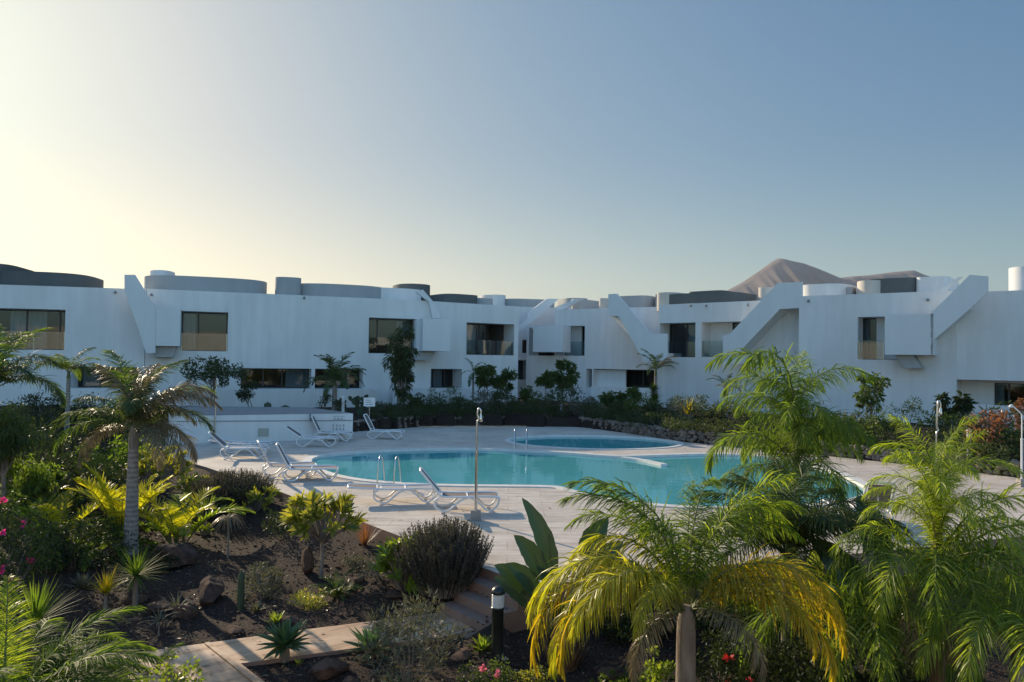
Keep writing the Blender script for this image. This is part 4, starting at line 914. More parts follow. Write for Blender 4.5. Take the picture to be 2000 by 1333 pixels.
def rock(pos, size, label, seed, group='boulders in the lava gravel', rz=0, tilt=0):
    rng = np.random.default_rng(seed); n1, n2 = 26, 18; V_ = []
    for i in range(n2+1):
        th = PI*i/n2
        for j in range(n1): an = 2*PI*j/n1; V_.append((math.sin(th)*math.cos(an), math.sin(th)*math.sin(an), math.cos(th)))
    V_ = np.array(V_)
    for _ in range(14):
        k = rng.normal(size=3); k /= np.linalg.norm(k); V_ = V_-np.outer(np.maximum(V_@k-rng.uniform(.5, .8), 0), k)
    V_ = V_*(1+.03*np.sin(V_[:, :1]*9+seed)*np.sin(V_[:, 1:2]*8)+rng.normal(0, .008, (len(V_), 1)))
    V_ = V_*np.array(size)/2+np.array([0, 0, size[2]*.3]); F_ = np.array([(i*n1+j, (i+1)*n1+j, (i+1)*n1+(j+1) % n1, i*n1+(j+1) % n1) for i in range(n2) for j in range(n1)])
    q = Q(); q.add(V_, F_); me = q.mesh('boulder', [M['rock']]); me.polygons.foreach_set('use_smooth', np.zeros(len(me.polygons), bool))
    o = link('boulder', me, loc=tuple(pos)); o.rotation_euler = (0, tilt, rz); return tag(o, label, 'rock', group)
def cactus(pos, label, cols, group='columnar and pad cacti', name='cactus'):
    r = empty(name, tuple(pos), 0, label, 'cactus', group)
    for (x, y, h, rad) in cols:
        b = MB(); n = 20; k = 8; vs = []
        for i in range(k+1):
            t = i/k; rr_ = rad*(1 if t < .85 else math.sqrt(max(0.02, 1-((t-.85)/.15)**2)))
            for j in range(n): a = 2*PI*j/n; q_ = rr_*(1+.16*math.cos(a*10 if False else a*9)); vs.append((x*(.5+.5*t)+q_*math.cos(a), y*(.5+.5*t)+q_*math.sin(a), -.05+(h+.05)*t))
        b.add(vs, [(i*n+j, i*n+(j+1) % n, (i+1)*n+(j+1) % n, (i+1)*n+j) for i in range(k) for j in range(n)], 0, True); b.add(vs[-n:], [tuple(range(n))]); link('column', b.mesh('cactus_column', M['cactus']), r)
    return r
def opuntia(pos, label, seed, w=.9, h=.9, group='columnar and pad cacti'):
    rng = np.random.default_rng(seed); r = empty('prickly_pear', tuple(pos), 0, label, 'cactus', group); b = MB()
    def pad(c, ax, up, s_):
        n = 12; t_ = np.cross(ax, up); t_ /= np.linalg.norm(t_); pts = [c+up*s_*(.5+.5*math.cos(2*PI*j/n+PI))*1.0+t_*s_*.33*math.sin(2*PI*j/n) for j in range(n)]
        b.prism([p+ax*.015 for p in pts], -ax*.03, smooth=False)
    st_ = [(np.array([rng.uniform(-.1, .1), 0, -.02]), np.array([rng.uniform(-.3, .3), 0, 1.]))for _ in range(3)]
    for lev in range(4):
        nx_ = []
        for c, u_p in st_:
            u_p = u_p/np.linalg.norm(u_p); s_ = h/3.6*rng.uniform(.8, 1.1); ax = np.cross(u_p, rng.normal(size=3)*.4+np.array([1, 0, 0])); ax /= np.linalg.norm(ax); pad(c, ax, u_p, s_)
            for _ in range(2 if lev < 2 else 1): nx_.append((c+u_p*s_*.93, u_p+np.array([rng.normal()*.7*w, rng.normal()*.4, .2])))
        st_ = nx_
    link('pads', b.mesh('cactus_pads', M['cactus']), r); return r
# ================================================================== PLANTING
D2 = math.radians
# frond meshes
qk = dict(n=105, ll=.50, lw=.0155, droop=1.25, plume=.55, vup=.25)
f_dk = [fm('queen_dk%d' % i, L=2.45, e0=e, bend=b_, mat='lf_palm', seed=10+i, **{**qk, 'lw': .021, 'n': 78, 'droop': 1.7, 'll': .56, 'plume': .75}) for i, (e, b_) in enumerate([(1.52, 2.5), (1.42, 2.75), (1.25, 2.9)])]
f_vd = [fm('queen_vd%d' % i, L=1.6, e0=e, bend=b_, mat='lf_palmdk', seed=20+i, **{**qk, 'll': .42}) for i, (e, b_) in enumerate([(1.4, 1.6), (1.0, 1.7), (.8, 1.9)])]
f_yl = [fm('queen_yl%d' % i, L=2.2, e0=e, bend=b_, mat='lf_yel', seed=30+i, **{**qk, 'll': .44, 'plume': .42, 'n': 115, 'lw': .0165, 'droop': 1.6}) for i, (e, b_) in enumerate([(1.0, 2.7), (.75, 2.4), (1.25, 2.9)])]
f_yl += [fm('queen_go%d' % i, L=2.15, e0=e, bend=b_, mat='lf_gold', seed=35+i, **{**qk, 'll': .44, 'plume': .42, 'n': 115, 'lw': .0165, 'droop': 1.5}) for i, (e, b_) in enumerate([(.95, 2.5), (1.2, 2.8)])]
f_lg = [fm('queen_lg%d' % i, L=2.3, e0=e, bend=b_, mat='lf_ylg', seed=40+i, **{**qk, 'n': 100, 'plume': .5}) for i, (e, b_) in enumerate([(1.5, 1.3), (1.3, 2.3), (1.0, 2.5), (1.5, 2.6)])]
f_gr = [fm('queen_gr%d' % i, L=2.3, e0=e, bend=b_, mat='lf_palm', seed=50+i, **{**qk, 'n': 120, 'll': .42}) for i, (e, b_) in enumerate([(1.45, 2.0), (1.2, 2.2)])]
f_ry = [fm('royal%d' % i, L=1.9, n=90, ll=.42, lw=.022, e0=e, bend=b_, droop=.8, plume=.28, vup=.35, mat='lf_palm', seed=60+i) for i, (e, b_) in enumerate([(1.2, 1.2), (.9, 1.5), (.6, 1.9)])]
f_ry += [fm('royaldk%d' % i, L=1.9, n=90, ll=.42, lw=.02, e0=e, bend=b_, droop=1.1, plume=.35, vup=.25, mat='lf_palmdk', seed=65+i) for i, (e, b_) in enumerate([(1.1, 1.4), (.8, 1.9)])]
f_rd = [fm('royaldry%d' % i, L=1.8, n=95, ll=.42, lw=.016, e0=e, bend=b_, droop=1.3, plume=.4, vup=.1, mat='lf_dry', seed=70+i) for i, (e, b_) in enumerate([(.8, 2.0), (.5, 2.0), (1.2, 1.2)])]
f_ar = [fm('areca%d' % i, L=1.5, n=56, ll=.34, lw=.028, e0=e, bend=b_, droop=.35, plume=.12, vup=.6, mat=m_, seed=80+i) for i, (e, b_, m_) in enumerate([(1.45, .8, 'lf_gold'), (1.35, 1.2, 'lf_gold'), (1.15, 1.5, 'lf_ylg'), (.9, 1.6, 'lf_palm')])]
f_ca = [fm('canary%d' % i, L=2.2, n=130, ll=.42, lw=.017, e0=e, bend=b_, droop=.6, plume=.2, vup=.35, mat=m_, seed=90+i, rr=.02) for i, (e, b_, m_) in enumerate([(1.25, 1.5, 'lf_palm'), (1.0, 1.7, 'lf_palm'), (.75, 1.8, 'lf_palmdk'), (1.3, .8, 'lf_ylg'), (1.1, 2.1, 'lf_palm')])]
f_cy = [fm('cycad%d' % i, L=.55, n=34, ll=.10, lw=.012, e0=e, bend=b_, droop=.1, plume=.05, vup=.45, mat='lf_mid', seed=110+i, rr=.006) for i, (e, b_) in enumerate([(1.2, 1.2), (.8, 1.3)])]
f_fa = [fm('farpalm%d' % i, L=1.8, n=30, ll=.40, lw=.05, e0=e, bend=b_, droop=.7, plume=.2, vup=.3, mat='lf_palmdk', seed=120+i) for i, (e, b_) in enumerate([(1.3, 1.3), (.9, 1.5), (.6, 1.7)])]
f_fd = [fm('farpalmdry%d' % i, L=1.6, n=30, ll=.36, lw=.045, e0=e, bend=b_, droop=1.0, plume=.35, vup=.1, mat='lf_dry', seed=130+i) for i, (e, b_) in enumerate([(.8, 1.2), (.9, 2.2)])]
def fz(lst): return [(m_, D2(az), D2(t), s_) for m_, az, t, s_ in lst]
# ---- near right palms
palm(W(1345, 8.9), 1.26, .125, .11, fz([(f_yl[0], 196, 10, 1.0), (f_yl[3], 172, 4, 1.1), (f_yl[3], 184, -4, 1.0), (f_yl[3], 200, 14, 1.0), (f_yl[0], 176, 14, 1.12), (f_yl[3], 214, -2, .92), (f_yl[4], 160, -10, .95), (f_yl[4], 200, 6, .95), (f_yl[1], -12, -2, .98), (f_yl[0], -26, -6, 1.0), (f_yl[1], 4, -14, .95), (f_yl[0], -38, 2, .85), (f_yl[1], -18, 8, .95), (f_yl[4], 235, 2, .7),
    (f_gr[0], 168, -12, 1.0), (f_gr[0], 178, -6, .95), (f_gr[1], 150, -10, .9), (f_lg[3], 25, -6, 1.0), (f_gr[0], 60, -8, .95), (f_lg[0], 12, 2, .9), (f_gr[0], 5, -4, .9), (f_gr[1], 100, 0, .9), (f_lg[0], 80, 0, .75), (f_lg[0], 150, 6, .8), (f_gr[1], 20, -10, .9), (f_rd[0], -50, 25, .7), (f_rd[1], 215, 20, .65)]),
    'near palm with bare grey trunk and drooping yellow-orange fronds, right of the strelitzia', 'feathery palms in the near garden', shaft=(.26, .088, 'bark'), trunkmat='bark')
palm(W(1556, 13.2), 2.85, .05, .042, [(f_dk[i % 3], i*2.399, -.18+.45*i/30, RNG.uniform(.6, .9), -1.25*(i/30)) for i in range(31)]+[(f_lg[0], 1.2, -.02, .78), (f_dk[0], 4.0, -.1, 1.08), (f_dk[0], 2.6, -.12, 1.02)],
    'tallest feathery palm, its dark green mop of fronds standing before the right-hand blocks', 'feathery palms in the near garden', shaft=(.35, .045, 'stem'), trunkmat='bark')
palm(W(1541, 11.2), 1.25, .09, .075, [(f_vd[i % 3], a, t, s_) for i, (a, t, s_) in enumerate([(i*2.399+.6, -.35+.6*i/23, RNG.uniform(.9, 1.2)) for i in range(24)])],
    'dark low palm with upswept stiff fronds in front of the tallest feathery palm', 'feathery palms in the near garden', shaft=(.3, .06, 'fibre'), trunkmat='bark')
palm(W(1832, 9.6), 2.35, .10, .05, [(f_lg[[0, 3, 1, 3][i % 4]], i*2.399, -.25+.3*i/20, RNG.uniform(.5, .66), -.75*i/20) for i in range(21)]+[(m_, D2(az), D2(t), s_, -.95) for m_, az, t, s_ in [(f_lg[1], 15, 0, .8), (f_lg[2], 335, 5, .95), (f_lg[2], -20, -5, 1.05), (f_lg[1], 350, -10, .95), (f_lg[1], 190, 6, .75), (f_lg[2], 215, 10, .8), (f_dk[2], 240, 18, .8), (f_dk[2], 280, 12, .8), (f_lg[2], 310, 12, .95), (f_dk[1], 170, 20, .7), (f_lg[3], 290, 0, .7), (f_dk[2], 200, 22, .8), (f_dk[2], 320, 20, .8), (f_dk[2], 260, 25, .75), (f_rd[0], 250, 30, .8), (f_rd[1], 225, 20, .8)]],
    'lime green feathery palm with brown trunk at the right, slim pale pole rising through it', 'feathery palms in the near garden', shaft=(.3, .05, 'fibre'), trunkmat='fibre')
palm(W(1665, 9.8), .55, .08, .07, fz([(f_dk[1], 100, -5, .75), (f_dk[2], 200, 0, .8), (f_dk[2], 260, 5, .85), (f_dk[1], 20, 0, .8), (f_dk[2], 320, 8, .8), (f_dk[0], 150, 0, .8), (f_dk[1], 290, -6, .75), (f_dk[1], 60, 0, .7), (f_dk[0], 230, -4, .75), (f_dk[2], 180, 12, .8), (f_dk[2], 240, 10, .8), (f_dk[2], 300, 12, .8), (f_dk[0], 0, 0, .7)]),
    'low dark palm without visible trunk filling the shade between the two yellow-green ones', 'feathery palms in the near garden', shaft=(.2, .05, 'fibre'))
palm(W(1985, 9.0), .9, .08, .07, fz([(f_lg[1], 150, 0, .8), (f_lg[2], 200, 0, .85), (f_lg[2], 240, 0, .95), (f_lg[1], 90, 0, .8), (f_lg[2], 280, 5, .95), (f_lg[0], 120, 10, .6), (f_lg[2], 220, -4, .9), (f_lg[2], 260, 0, .9), (f_lg[1], 180, -8, .8), (f_lg[2], 165, 8, .8), (f_lg[1], 60, 0, .7)]),
    'lime palm cut by the bottom right corner of the picture', 'feathery palms in the near garden', shaft=(.2, .05, 'fibre'))
# ---- left palms
p = T(255, 1092)
palm(p, 2.3, .15, .095, fz([(f_ry[0], 148, -14, 1.12), (f_ry[3], 160, -18, 1.0), (f_ry[0], 60, -26, .8), (f_rd[2], 100, -22, .85), (f_ry[3], 15, -28, .95), (f_ry[1], 30, -12, .95), (f_rd[0], 0, -26, 1.15), (f_rd[0], -14, -20, 1.1), (f_rd[0], 12, -16, 1.1), (f_ry[2], 200, 8, .9), (f_ry[3], 165, 22, .8), (f_rd[1], 20, 14, .85), (f_ry[3], 250, 5, .8), (f_rd[1], 320, 12, .85), (f_ry[4], 100, 0, .9), (f_ry[4], 290, -18, .85), (f_rd[1], -5, 8, .95), (f_rd[1], 190, 18, .8), (f_ry[4], 185, 2, .95), (f_rd[0], 45, -4, .8), (f_rd[1], 345, 16, .9), (f_ry[3], 120, -20, .9), (f_rd[2], 330, -20, .9), (f_rd[2], 200, -24, .85), (f_ry[4], 0, 0, .95), (f_rd[1], 170, 14, .8)]),
    'palm with thick grey ringed trunk and ragged windblown crown, left of the white block', 'tall ragged palms in the left garden', shaft=(.45, .085, 'bark'))
palm(W(-12, 20), 2.75, .11, .09, crown(f_ry+f_rd[:1], 15, 3, (-.35, .4), (1.0, 1.2)), 'palm cut by the left picture edge with fronds over the wide balcony window', 'tall ragged palms in the left garden', shaft=(.4, .08, 'stem'))
palm(W(135, 29), 2.55, .10, .07, crown(f_ry, 11, 8, (-.3, .5), (.62, .78)), 'slender dark palm standing against the leftmost block behind the ragged one', 'tall ragged palms in the left garden', shaft=(.3, .06, 'stem'))
palm(W(655, 41.5), 1.5, .16, .12, crown(f_fa, 20, 5, (-.35, .55), (.95, 1.1)), 'full round dark palm in front of the long block between its lower windows', 'small palms planted along the blocks', shaft=(.35, .1, 'stem'))
palm(W(925, 45.5), 2.0, .07, .06, [(f_fa[0], 2.6, -.2, .6), (f_fa[2], 2.9, .2, .5), (f_fa[2], 0.2, .7, .6), (f_fa[2], 4.5, .9, .6), (f_fa[1], 1.2, .4, .55), (f_fa[0], .6, -.1, .5), (f_fa[2], 5.6, 1.0, .7)], 'thin palm with folded hanging fronds under the corner balcony', 'small palms planted along the blocks', shaft=(.3, .06, 'stem'))
palm(W(1281, 46), 2.1, .12, .085, fz([(f_fa[0], 150, -10, .9), (f_fa[0], 100, 0, .8), (f_fa[0], 180, 0, .85), (f_fa[1], 200, 10, .75), (f_fd[0], 10, -15, 1.0), (f_fd[0], 30, -10, .9), (f_fa[1], -10, 0, .8), (f_fa[2], 240, 10, .7), (f_fa[1], 330, 10, .7), (f_fa[0], 60, -5, .8)]), 'small palm with pinkish dry fronds before the first upper loggia window', 'small palms planted along the blocks', shaft=(.45, .07, 'stem'))
palm(W(1420, 40), 1.35, .09, .07, crown(f_fa+f_fd, 9, 12, (-.4, .3), (.5, .7)), 'short sparse palm just left of the tallest feathery palm, against the blank wall', 'small palms planted along the blocks', shaft=(.3, .06, 'stem'))
# near left corner palm and arecas
palm(W(22, 7.7), .45, .12, .11, [(f_ca[[1, 2, 0, 2, 1, 4][i % 6]], i*2.399+.3, -.12+.35*i/39, RNG.uniform(.68, .86)) for i in range(40)]+fz([(f_ca[3], 115, 0, .75), (f_ca[3], 140, 0, .8)]), 'big dark feather palm filling the bottom left corner', 'dense low palms of the left garden', trunkmat='fibre')
def areca(x, y, label, keys, n, seed, s_=1.0):
    rng = np.random.default_rng(seed); p = T(x, y); r = empty('areca_palm', tuple(p), 0, label, 'palm', 'dense low palms of the left garden')
    for i in range(n):
        o = link('frond', keys[int(rng.integers(len(keys)))], r); a = i*2.399; o.rotation_euler = (0, rng.uniform(-.15, .35), a); q_ = rng.uniform(.05, .25); o.location = (q_*math.cos(a), q_*math.sin(a), rng.uniform(-.02, .15)); k = s_*rng.uniform(.8, 1.1); o.scale = (k, k, k)
    b = MB()
    for i in range(6): a = i*1.05; b.tube([(.15*math.cos(a), .15*math.sin(a), -.08), (.17*math.cos(a), .17*math.sin(a), .35)], [.03, .015], 6)
    link('canes', b.mesh('canes', M['stem']), r)
areca(238, 1048, 'bright yellow feather palm glowing left of the thick grey trunk', f_ar[:2], 13, 1, 1.05)
areca(345, 1062, 'yellow-green feather palm right of the thick grey trunk, arching toward the spiky bush', f_ar[1:3], 13, 2, 1.0)
areca(112, 1058, 'yellow-green feather palm between the pink bougainvillea and the brightest yellow one', f_ar[1:4], 13, 3, .95)
areca(185, 1085, 'dull green feather palm in the shade below the yellow ones', f_ar[3:], 12, 4, .85)
palm(T(660, 1168), 0, .01, .01, crown(f_cy, 22, 4, (-.35, .5), (.85, 1.05)), 'small spiky cycad on the gravel below the variegated tree', None, name='cycad', cat='cycad')
palm(T(300, 1330), 0, .01, .01, fz([(f_ca[2], 30, 10, .32), (f_ca[2], 100, 0, .3), (f_ca[2], 350, 0, .3), (f_ca[2], 160, 0, .3), (f_ca[0], 60, 0, .3)]), 'tiny feather palm seedling over the left corner of the path', None, name='palm_seedling', cat='palm')
# ---- paddle plants
A2 = math.radians
paddle_plant(W(1110, 11.4), 'upright strelitzia with big dark paddle leaves standing in front of the deck steps', [(A2(150), A2(81), 1.0, 1.3, .30), (A2(175), A2(73), 1.05, .78, .33), (A2(190), A2(64), .85, .72, .31), (A2(180), A2(57), .95, .66, .30), (A2(165), A2(49), .85, .6, .27), (A2(10), A2(78), 1.3, .72, .38), (A2(-5), A2(70), 1.1, .72, .36), (A2(30), A2(66), .7, .8, .3), (A2(200), A2(80), .6, .75, .28), (A2(300), A2(76), .5, .7, .3), (A2(345), A2(78), .8, .75, .28), (A2(170), A2(52), .7, .6, .26)])
paddle_plant(W(1742, 11.0), 'bird of paradise with tall broad leaf and yellowed edge beside the brown-backed lounger', [(A2(100), A2(80), 1.3, 1.15, .5), (A2(160), A2(66), 1.1, .95, .45), (A2(20), A2(70), 1.0, .9, .4), (A2(200), A2(50), .8, .9, .42), (A2(-20), A2(50), .8, .8, .4), (A2(260), A2(58), .6, .8, .4)])
paddle_plant(W(1640, 10.8), 'low bird of paradise with lime leaves under the dark upswept palm', [(A2(170), A2(70), .7, .8, .36), (A2(130), A2(60), .6, .75, .34), (A2(20), A2(64), .6, .75, .34), (A2(60), A2(74), .7, .8, .34), (A2(230), A2(55), .4, .7, .34), (A2(310), A2(50), .4, .7, .34), (A2(-10), A2(45), .5, .6, .3)], mat='lf_lime')
paddle_plant(W(1585, 12.2), 'bird of paradise clump glowing green against the deck wall left of the thin dark trunks', [(A2(170), A2(76), .6, .7, .34), (A2(130), A2(66), .55, .7, .3), (A2(10), A2(70), .6, .75, .3), (A2(60), A2(80), .6, .8, .34), (A2(230), A2(60), .4, .6, .3), (A2(200), A2(50), .5, .6, .3)], mat='lf_lime')
# brown fibrous palm stub
g = W(1108, 10.9); r = empty('palm_stump', tuple(g), 0, 'brown fibrous palm stump with cut leaf bases under the yellow frond', 'stump')
b = MB(); b.tube([(0, 0, -.1), (0, 0, .15), (0, 0, .4), (.01, 0, .66)], [.2, .21, .17, .09], 16); link('trunk', b.mesh('stump', M['fibre']), r)
q = Q(); rosette_q(q, 90, .42, .06, 1.45, 1.0, -.2, (1, .9, .6, .25), 0, .0, 5, rad=.19, jit=.12); link('leaf_bases', q.mesh('leaf_bases', [M['fibre']]), r)
q = Q(); rosette_q(q, 24, .5, .05, 1.45, .9, .3, (.5, 1, .7, .05), 0, .55, 6, rad=.06, jit=.15); link('leaves', q.mesh('leaves', [M['lf_mid']]), r)
# ---- strap-leaf plants and agaves
pt = (1, .95, .6, .03)
rosette('yucca', 'yucca', T(264, 1182), 'grey-green yucca with a dense ball of thin leaves before the grey trunk', 'yuccas and cordylines', n=130, L=.62, W_=.022, el=(1.4, -.35), droop=.35, prof=pt, mat='lf_palm', stem=.5, stem_r=.045, seed=1)
rosette('cordyline', 'cordyline', T(206, 1192), 'golden-leaved cordyline left of the grey-green yucca', 'yuccas and cordylines', n=60, L=.48, W_=.028, el=(1.5, .3), droop=.35, prof=pt, mat='lf_yel', stem=.28, stem_r=.03, seed=2)
rosette('cordyline', 'cordyline', W(84, 9.6), 'green spiky cordyline rising behind the big corner palm', 'yuccas and cordylines', n=90, L=.62, W_=.024, el=(1.5, .3), droop=.3, prof=pt, mat='lf_palm', stem=.9, stem_r=.035, seed=3)
rosette('cordyline', 'cordyline', T(445, 1092), 'wilted cordyline with umbrella of hanging leaves on a thin bent stem', 'yuccas and cordylines', n=60, L=.5, W_=.02, el=(.75, .1), droop=2.2, prof=pt, mat='lf_dry', stem=.85, stem_r=.018, seed=4)
rosette('yucca', 'yucca', T(345, 1205), 'small pale yucca with bent tips beside the boulder', 'yuccas and cordylines', n=30, L=.42, W_=.03, el=(1.3, .2), droop=.7, prof=pt, mat='lf_grey', stem=.12, seed=5)
rosette('yucca', 'yucca', T(310, 1246), 'tiny yucca with silver leaves near the edge of the path', 'yuccas and cordylines', n=16, L=.32, W_=.03, el=(1.4, .1), droop=.9, prof=pt, mat='lf_grey', stem=.25, stem_r=.012, seed=6)
rosette('yucca', 'yucca', W(1277, 42.6), 'bushy dark green yucca column beneath the small pinkish palm', 'yuccas and cordylines', n=90, L=.6, W_=.06, el=(1.4, -.3), droop=.2, prof=pt, mat='lf_mid', stem=.8, stem_r=.1, seed=7, heads=[(0, 0, .3), (.1, 0, .8), (0, 0, 1.3)])
rosette('agave', 'agave', T(556, 1292), 'large green agave on the near side of the path, single yellow leaf', 'agaves along the path', n=34, L=.46, W_=.13, el=(1.45, -.15), droop=.3, prof=(.6, 1.15, .8, .02), mat='lf_agave', stem=.22, stem_r=.07, seed=8, fold=.35)
rosette('agave', 'agave', T(725, 1284), 'large green agave just left of the grey oleander', 'agaves along the path', n=32, L=.46, W_=.12, el=(1.4, -.05), droop=.3, prof=(.6, 1.15, .8, .02), mat='lf_agave', stem=.1, stem_r=.07, seed=9, fold=.35)
rosette('agave', 'agave', T(944, 1270), 'small lime agave at the foot of the black bollard lamp', 'agaves along the path', n=26, L=.27, W_=.07, el=(1.4, .1), droop=.4, prof=(.6, 1.15, .8, .02), mat='lf_lime', seed=10, fold=.35)
rosette('agave', 'agave', T(540, 1216), 'small light agave peeping behind the largest one, beyond the path', 'agaves along the path', n=24, L=.22, W_=.06, el=(1.4, .1), droop=.4, prof=(.6, 1.15, .8, .02), mat='lf_lime', seed=11, fold=.35)
rosette('agave', 'agave', T(500, 1196), 'small grey-green agave beside the columnar cactus', 'agaves along the path', n=24, L=.22, W_=.05, el=(1.4, .1), droop=.3, prof=(.6, 1.1, .8, .02), mat='lf_grey', seed=12, fold=.3)
rosette('agave', 'agave', T(160, 1150), 'blue-grey agave in the shade between the cordylines', 'agaves along the path', n=26, L=.35, W_=.08, el=(1.4, .1), droop=.3, prof=(.6, 1.1, .8, .02), mat='lf_grey', seed=13, fold=.3)
rosette('agave', 'agave', T(770, 1345), 'pale narrow agave at the bottom edge under the oleander', 'agaves along the path', n=14, L=.3, W_=.035, el=(1.4, .4), droop=.6, prof=(.6, 1.1, .8, .02), mat='lf_agave', seed=14, fold=.3)
rosette('agave', 'agave', T(585, 1300), 'tiny bright agave pup beside the trunk of the largest agave', 'agaves along the path', n=12, L=.12, W_=.035, el=(1.4, .3), droop=.4, prof=(.6, 1.1, .8, .02), mat='lf_lime', seed=15, fold=.3)
rosette('ornamental_grass', 'grass', T(712, 1066), 'tuft of reddish grass by the deck edge right of the variegated tree', None, n=160, L=.62, W_=.008, el=(1.5, .75), droop=.3, prof=(1, .8, .5, .1), mat='lf_red', seed=16)
rosette('banana_plant', 'plant', W(814, 43.5), 'young banana-like plant with drooping leaves at the foot of the shaggy tree', None, n=12, L=1.1, W_=.28, el=(1.3, .5), droop=.9, prof=(.3, 1, .9, .1), mat='lf_mid', stem=.3, stem_r=.06, seed=17)
rosette('yucca', 'yucca', W(1900, 27.5), 'grey spiky yucca in front of the far right terrace wall', 'yuccas and cordylines', n=50, L=.7, W_=.03, el=(1.4, .1), droop=.15, prof=pt, mat='lf_grey', stem=.9, stem_r=.05, seed=18)
# ---- spiky and variegated bushes
spiky_bush(T(455, 992), 'grey spiky rosemary-like bush in front of the leftmost loungers', 2.0, 1.0, 900, 1, group='grey spiky bushes')
spiky_bush(T(866, 1150), 'dark grey upright spiky bush at the deck corner left of the steps', 1.2, 1.22, 900, 2, group='grey spiky bushes')
varieg(T(498, 1000), 'yellow-green variegated bush leaning from the right side of the grey spiky one', 1.5, .75, 26, 16, .22, .05, 1)
varieg(T(627, 1134), 'round yellow-green variegated shrub on a single bare trunk', 1.65, 1.05, 46, 18, .24, .055, 2, stem=.75)
varieg(T(790, 1156), 'bright lime variegated bush hugging the left side of dark spiky one', 1.1, 1.1, 34, 16, .22, .05, 3, mat='lf_lime')
varieg(T(312, 962), 'variegated bush between the thick grey trunk and the white block', 1.5, 1.3, 36, 16, .26, .06, 4, stem=.25)
varieg(T(376, 975), 'small variegated bush left of the grey spiky one', 1.0, .8, 20, 14, .22, .05, 5)
varieg(T(398, 1045), 'little lime variegated plant alone on the dark gravel', .35, .3, 9, 10, .12, .035, 6, mat='lf_lime')
varieg(W(96, 18), 'dull variegated bush behind the yellow-green feather palm', 1.5, 1.4, 30, 16, .26, .06, 7, mat='lf_mid')
# ---- leafy shrubs, near
SG = 'leafy shrubs of the near garden'
bush(W(28, 13.2), 'bougainvillea with bright pink flowers at the left picture edge', 1.5, 1.75, 3200, .06, .035, 'lf_mid', 60, .2, 'bougainvillea', 'shrub', SG, 1, flowers=('fl_pink', 3, .06, .12))
bush(W(-6, 12.2), 'bougainvillea cut by the left edge with a cluster of pink flowers on top', .9, 2.05, 1600, .06, .035, 'lf_dk', 36, .18, 'bougainvillea', 'shrub', SG, 31, flowers=('fl_pink', 7, .06, .1))
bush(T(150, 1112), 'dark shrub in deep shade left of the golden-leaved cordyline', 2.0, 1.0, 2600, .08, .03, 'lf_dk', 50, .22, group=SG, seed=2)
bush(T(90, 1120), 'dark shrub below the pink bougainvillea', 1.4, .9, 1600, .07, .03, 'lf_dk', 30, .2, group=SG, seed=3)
bush(T(508, 1172), 'rounded speckled shrub behind the columnar cactus', .95, .65, 1800, .045, .025, 'lf_grey', 34, .13, group=SG, seed=4)
bush(W(812, 9.9), 'open grey-leaved oleander in front of the path, some twigs bare', 1.3, 1.15, 1900, .10, .016, 'lf_grey', 60, .13, 'oleander', 'shrub', SG, 5, droop=.1, stems=30, stemr=.006, hollow=.2, updir=.5)
bush(W(852, 10.6), 'taller thin oleander twig shoot rising before the spiky bush', .5, 1.2, 420, .09, .015, 'lf_grey', 22, .09, 'oleander', 'shrub', SG, 25, droop=.1, stems=18, stemr=.005, updir=.6)
bush(W(352, 9.5), 'leggy rose bush with light leaves at the bottom of the path', .8, .62, 520, .05, .035, 'lf_lime', 30, .07, 'rose_bush', 'shrub', SG, 6, stems=20, stemr=.005)
bush(T(975, 1340), 'low rose bush with one pink bloom below the bollard lamp', .5, .3, 700, .035, .022, 'lf_mid', 20, .08, 'rose_bush', 'shrub', SG, 7, flowers=('fl_rose', 1, .045, .12))
bush(T(925, 1345), 'low rose bush with pink bloom, left of the bollard lamp at the bottom edge', .5, .25, 520, .035, .022, 'lf_mid', 16, .08, 'rose_bush', 'shrub', SG, 8, flowers=('fl_rose', 1, .045, .14))
bush(T(1045, 1345), 'low yellowish shrub at the bottom edge left of the leafy green one', .55, .25, 900, .03, .02, 'lf_var', 20, .08, group=SG, seed=9)
bush(W(1215, 9.4), 'low leafy shrub with light green foliage under the yellow fronds', 1.1, .45, 1300, .06, .04, 'lf_mid', 34, .1, group=SG, seed=10, stems=16, stemr=.005)
bush(W(1290, 9.3), 'climbing light green rose shoot left of the bare grey trunk', .42, 1.0, 620, .055, .038, 'lf_lime', 26, .07, 'rose_bush', 'shrub', SG, 11, stems=16, stemr=.005)
bush(W(1402, 9.6), 'dark bush with red flowers right of the bare grey trunk', 1.0, .8, 1600, .06, .03, 'lf_dk', 34, .12, group=SG, seed=12, flowers=('fl_red', 5, .06, .1))
bush(W(1320, 8.7), 'low shrub with small leaves at the foot of the bare grey trunk', .6, .4, 700, .04, .025, 'lf_mid', 20, .09, group=SG, seed=13)
bush(W(1525, 10.0), 'dark shrub in the shade under the yellow-orange frond', 1.5, .7, 1800, .07, .035, 'lf_dk', 36, .17, group=SG, seed=14)
bush(W(1730, 9.2), 'dark shrub at the bottom below the low dark palm', 1.6, .7, 1900, .07, .035, 'lf_dk', 36, .17, group=SG, seed=15)
bush(W(1908, 8.6), 'spiny pale green shrub at the foot of the lime palm on the right', .6, .7, 1200, .05, .02, 'lf_lime', 26, .1, group=SG, seed=16)
bush(T(600, 1188), 'low yellowish groundcover cushion on the gravel left of the cycad', .7, .22, 900, .06, .012, 'lf_var', 22, .09, group=SG, seed=17, updir=.8)
bush(T(745, 1130), 'low dark cushion plant under the bright lime bush', .9, .25, 900, .04, .02, 'lf_grey', 22, .1, group=SG, seed=18)
bush(T(700, 1108), 'low grey cushion plant near the deck wall', .6, .22, 600, .04, .02, 'lf_grey', 16, .1, group=SG, seed=19)
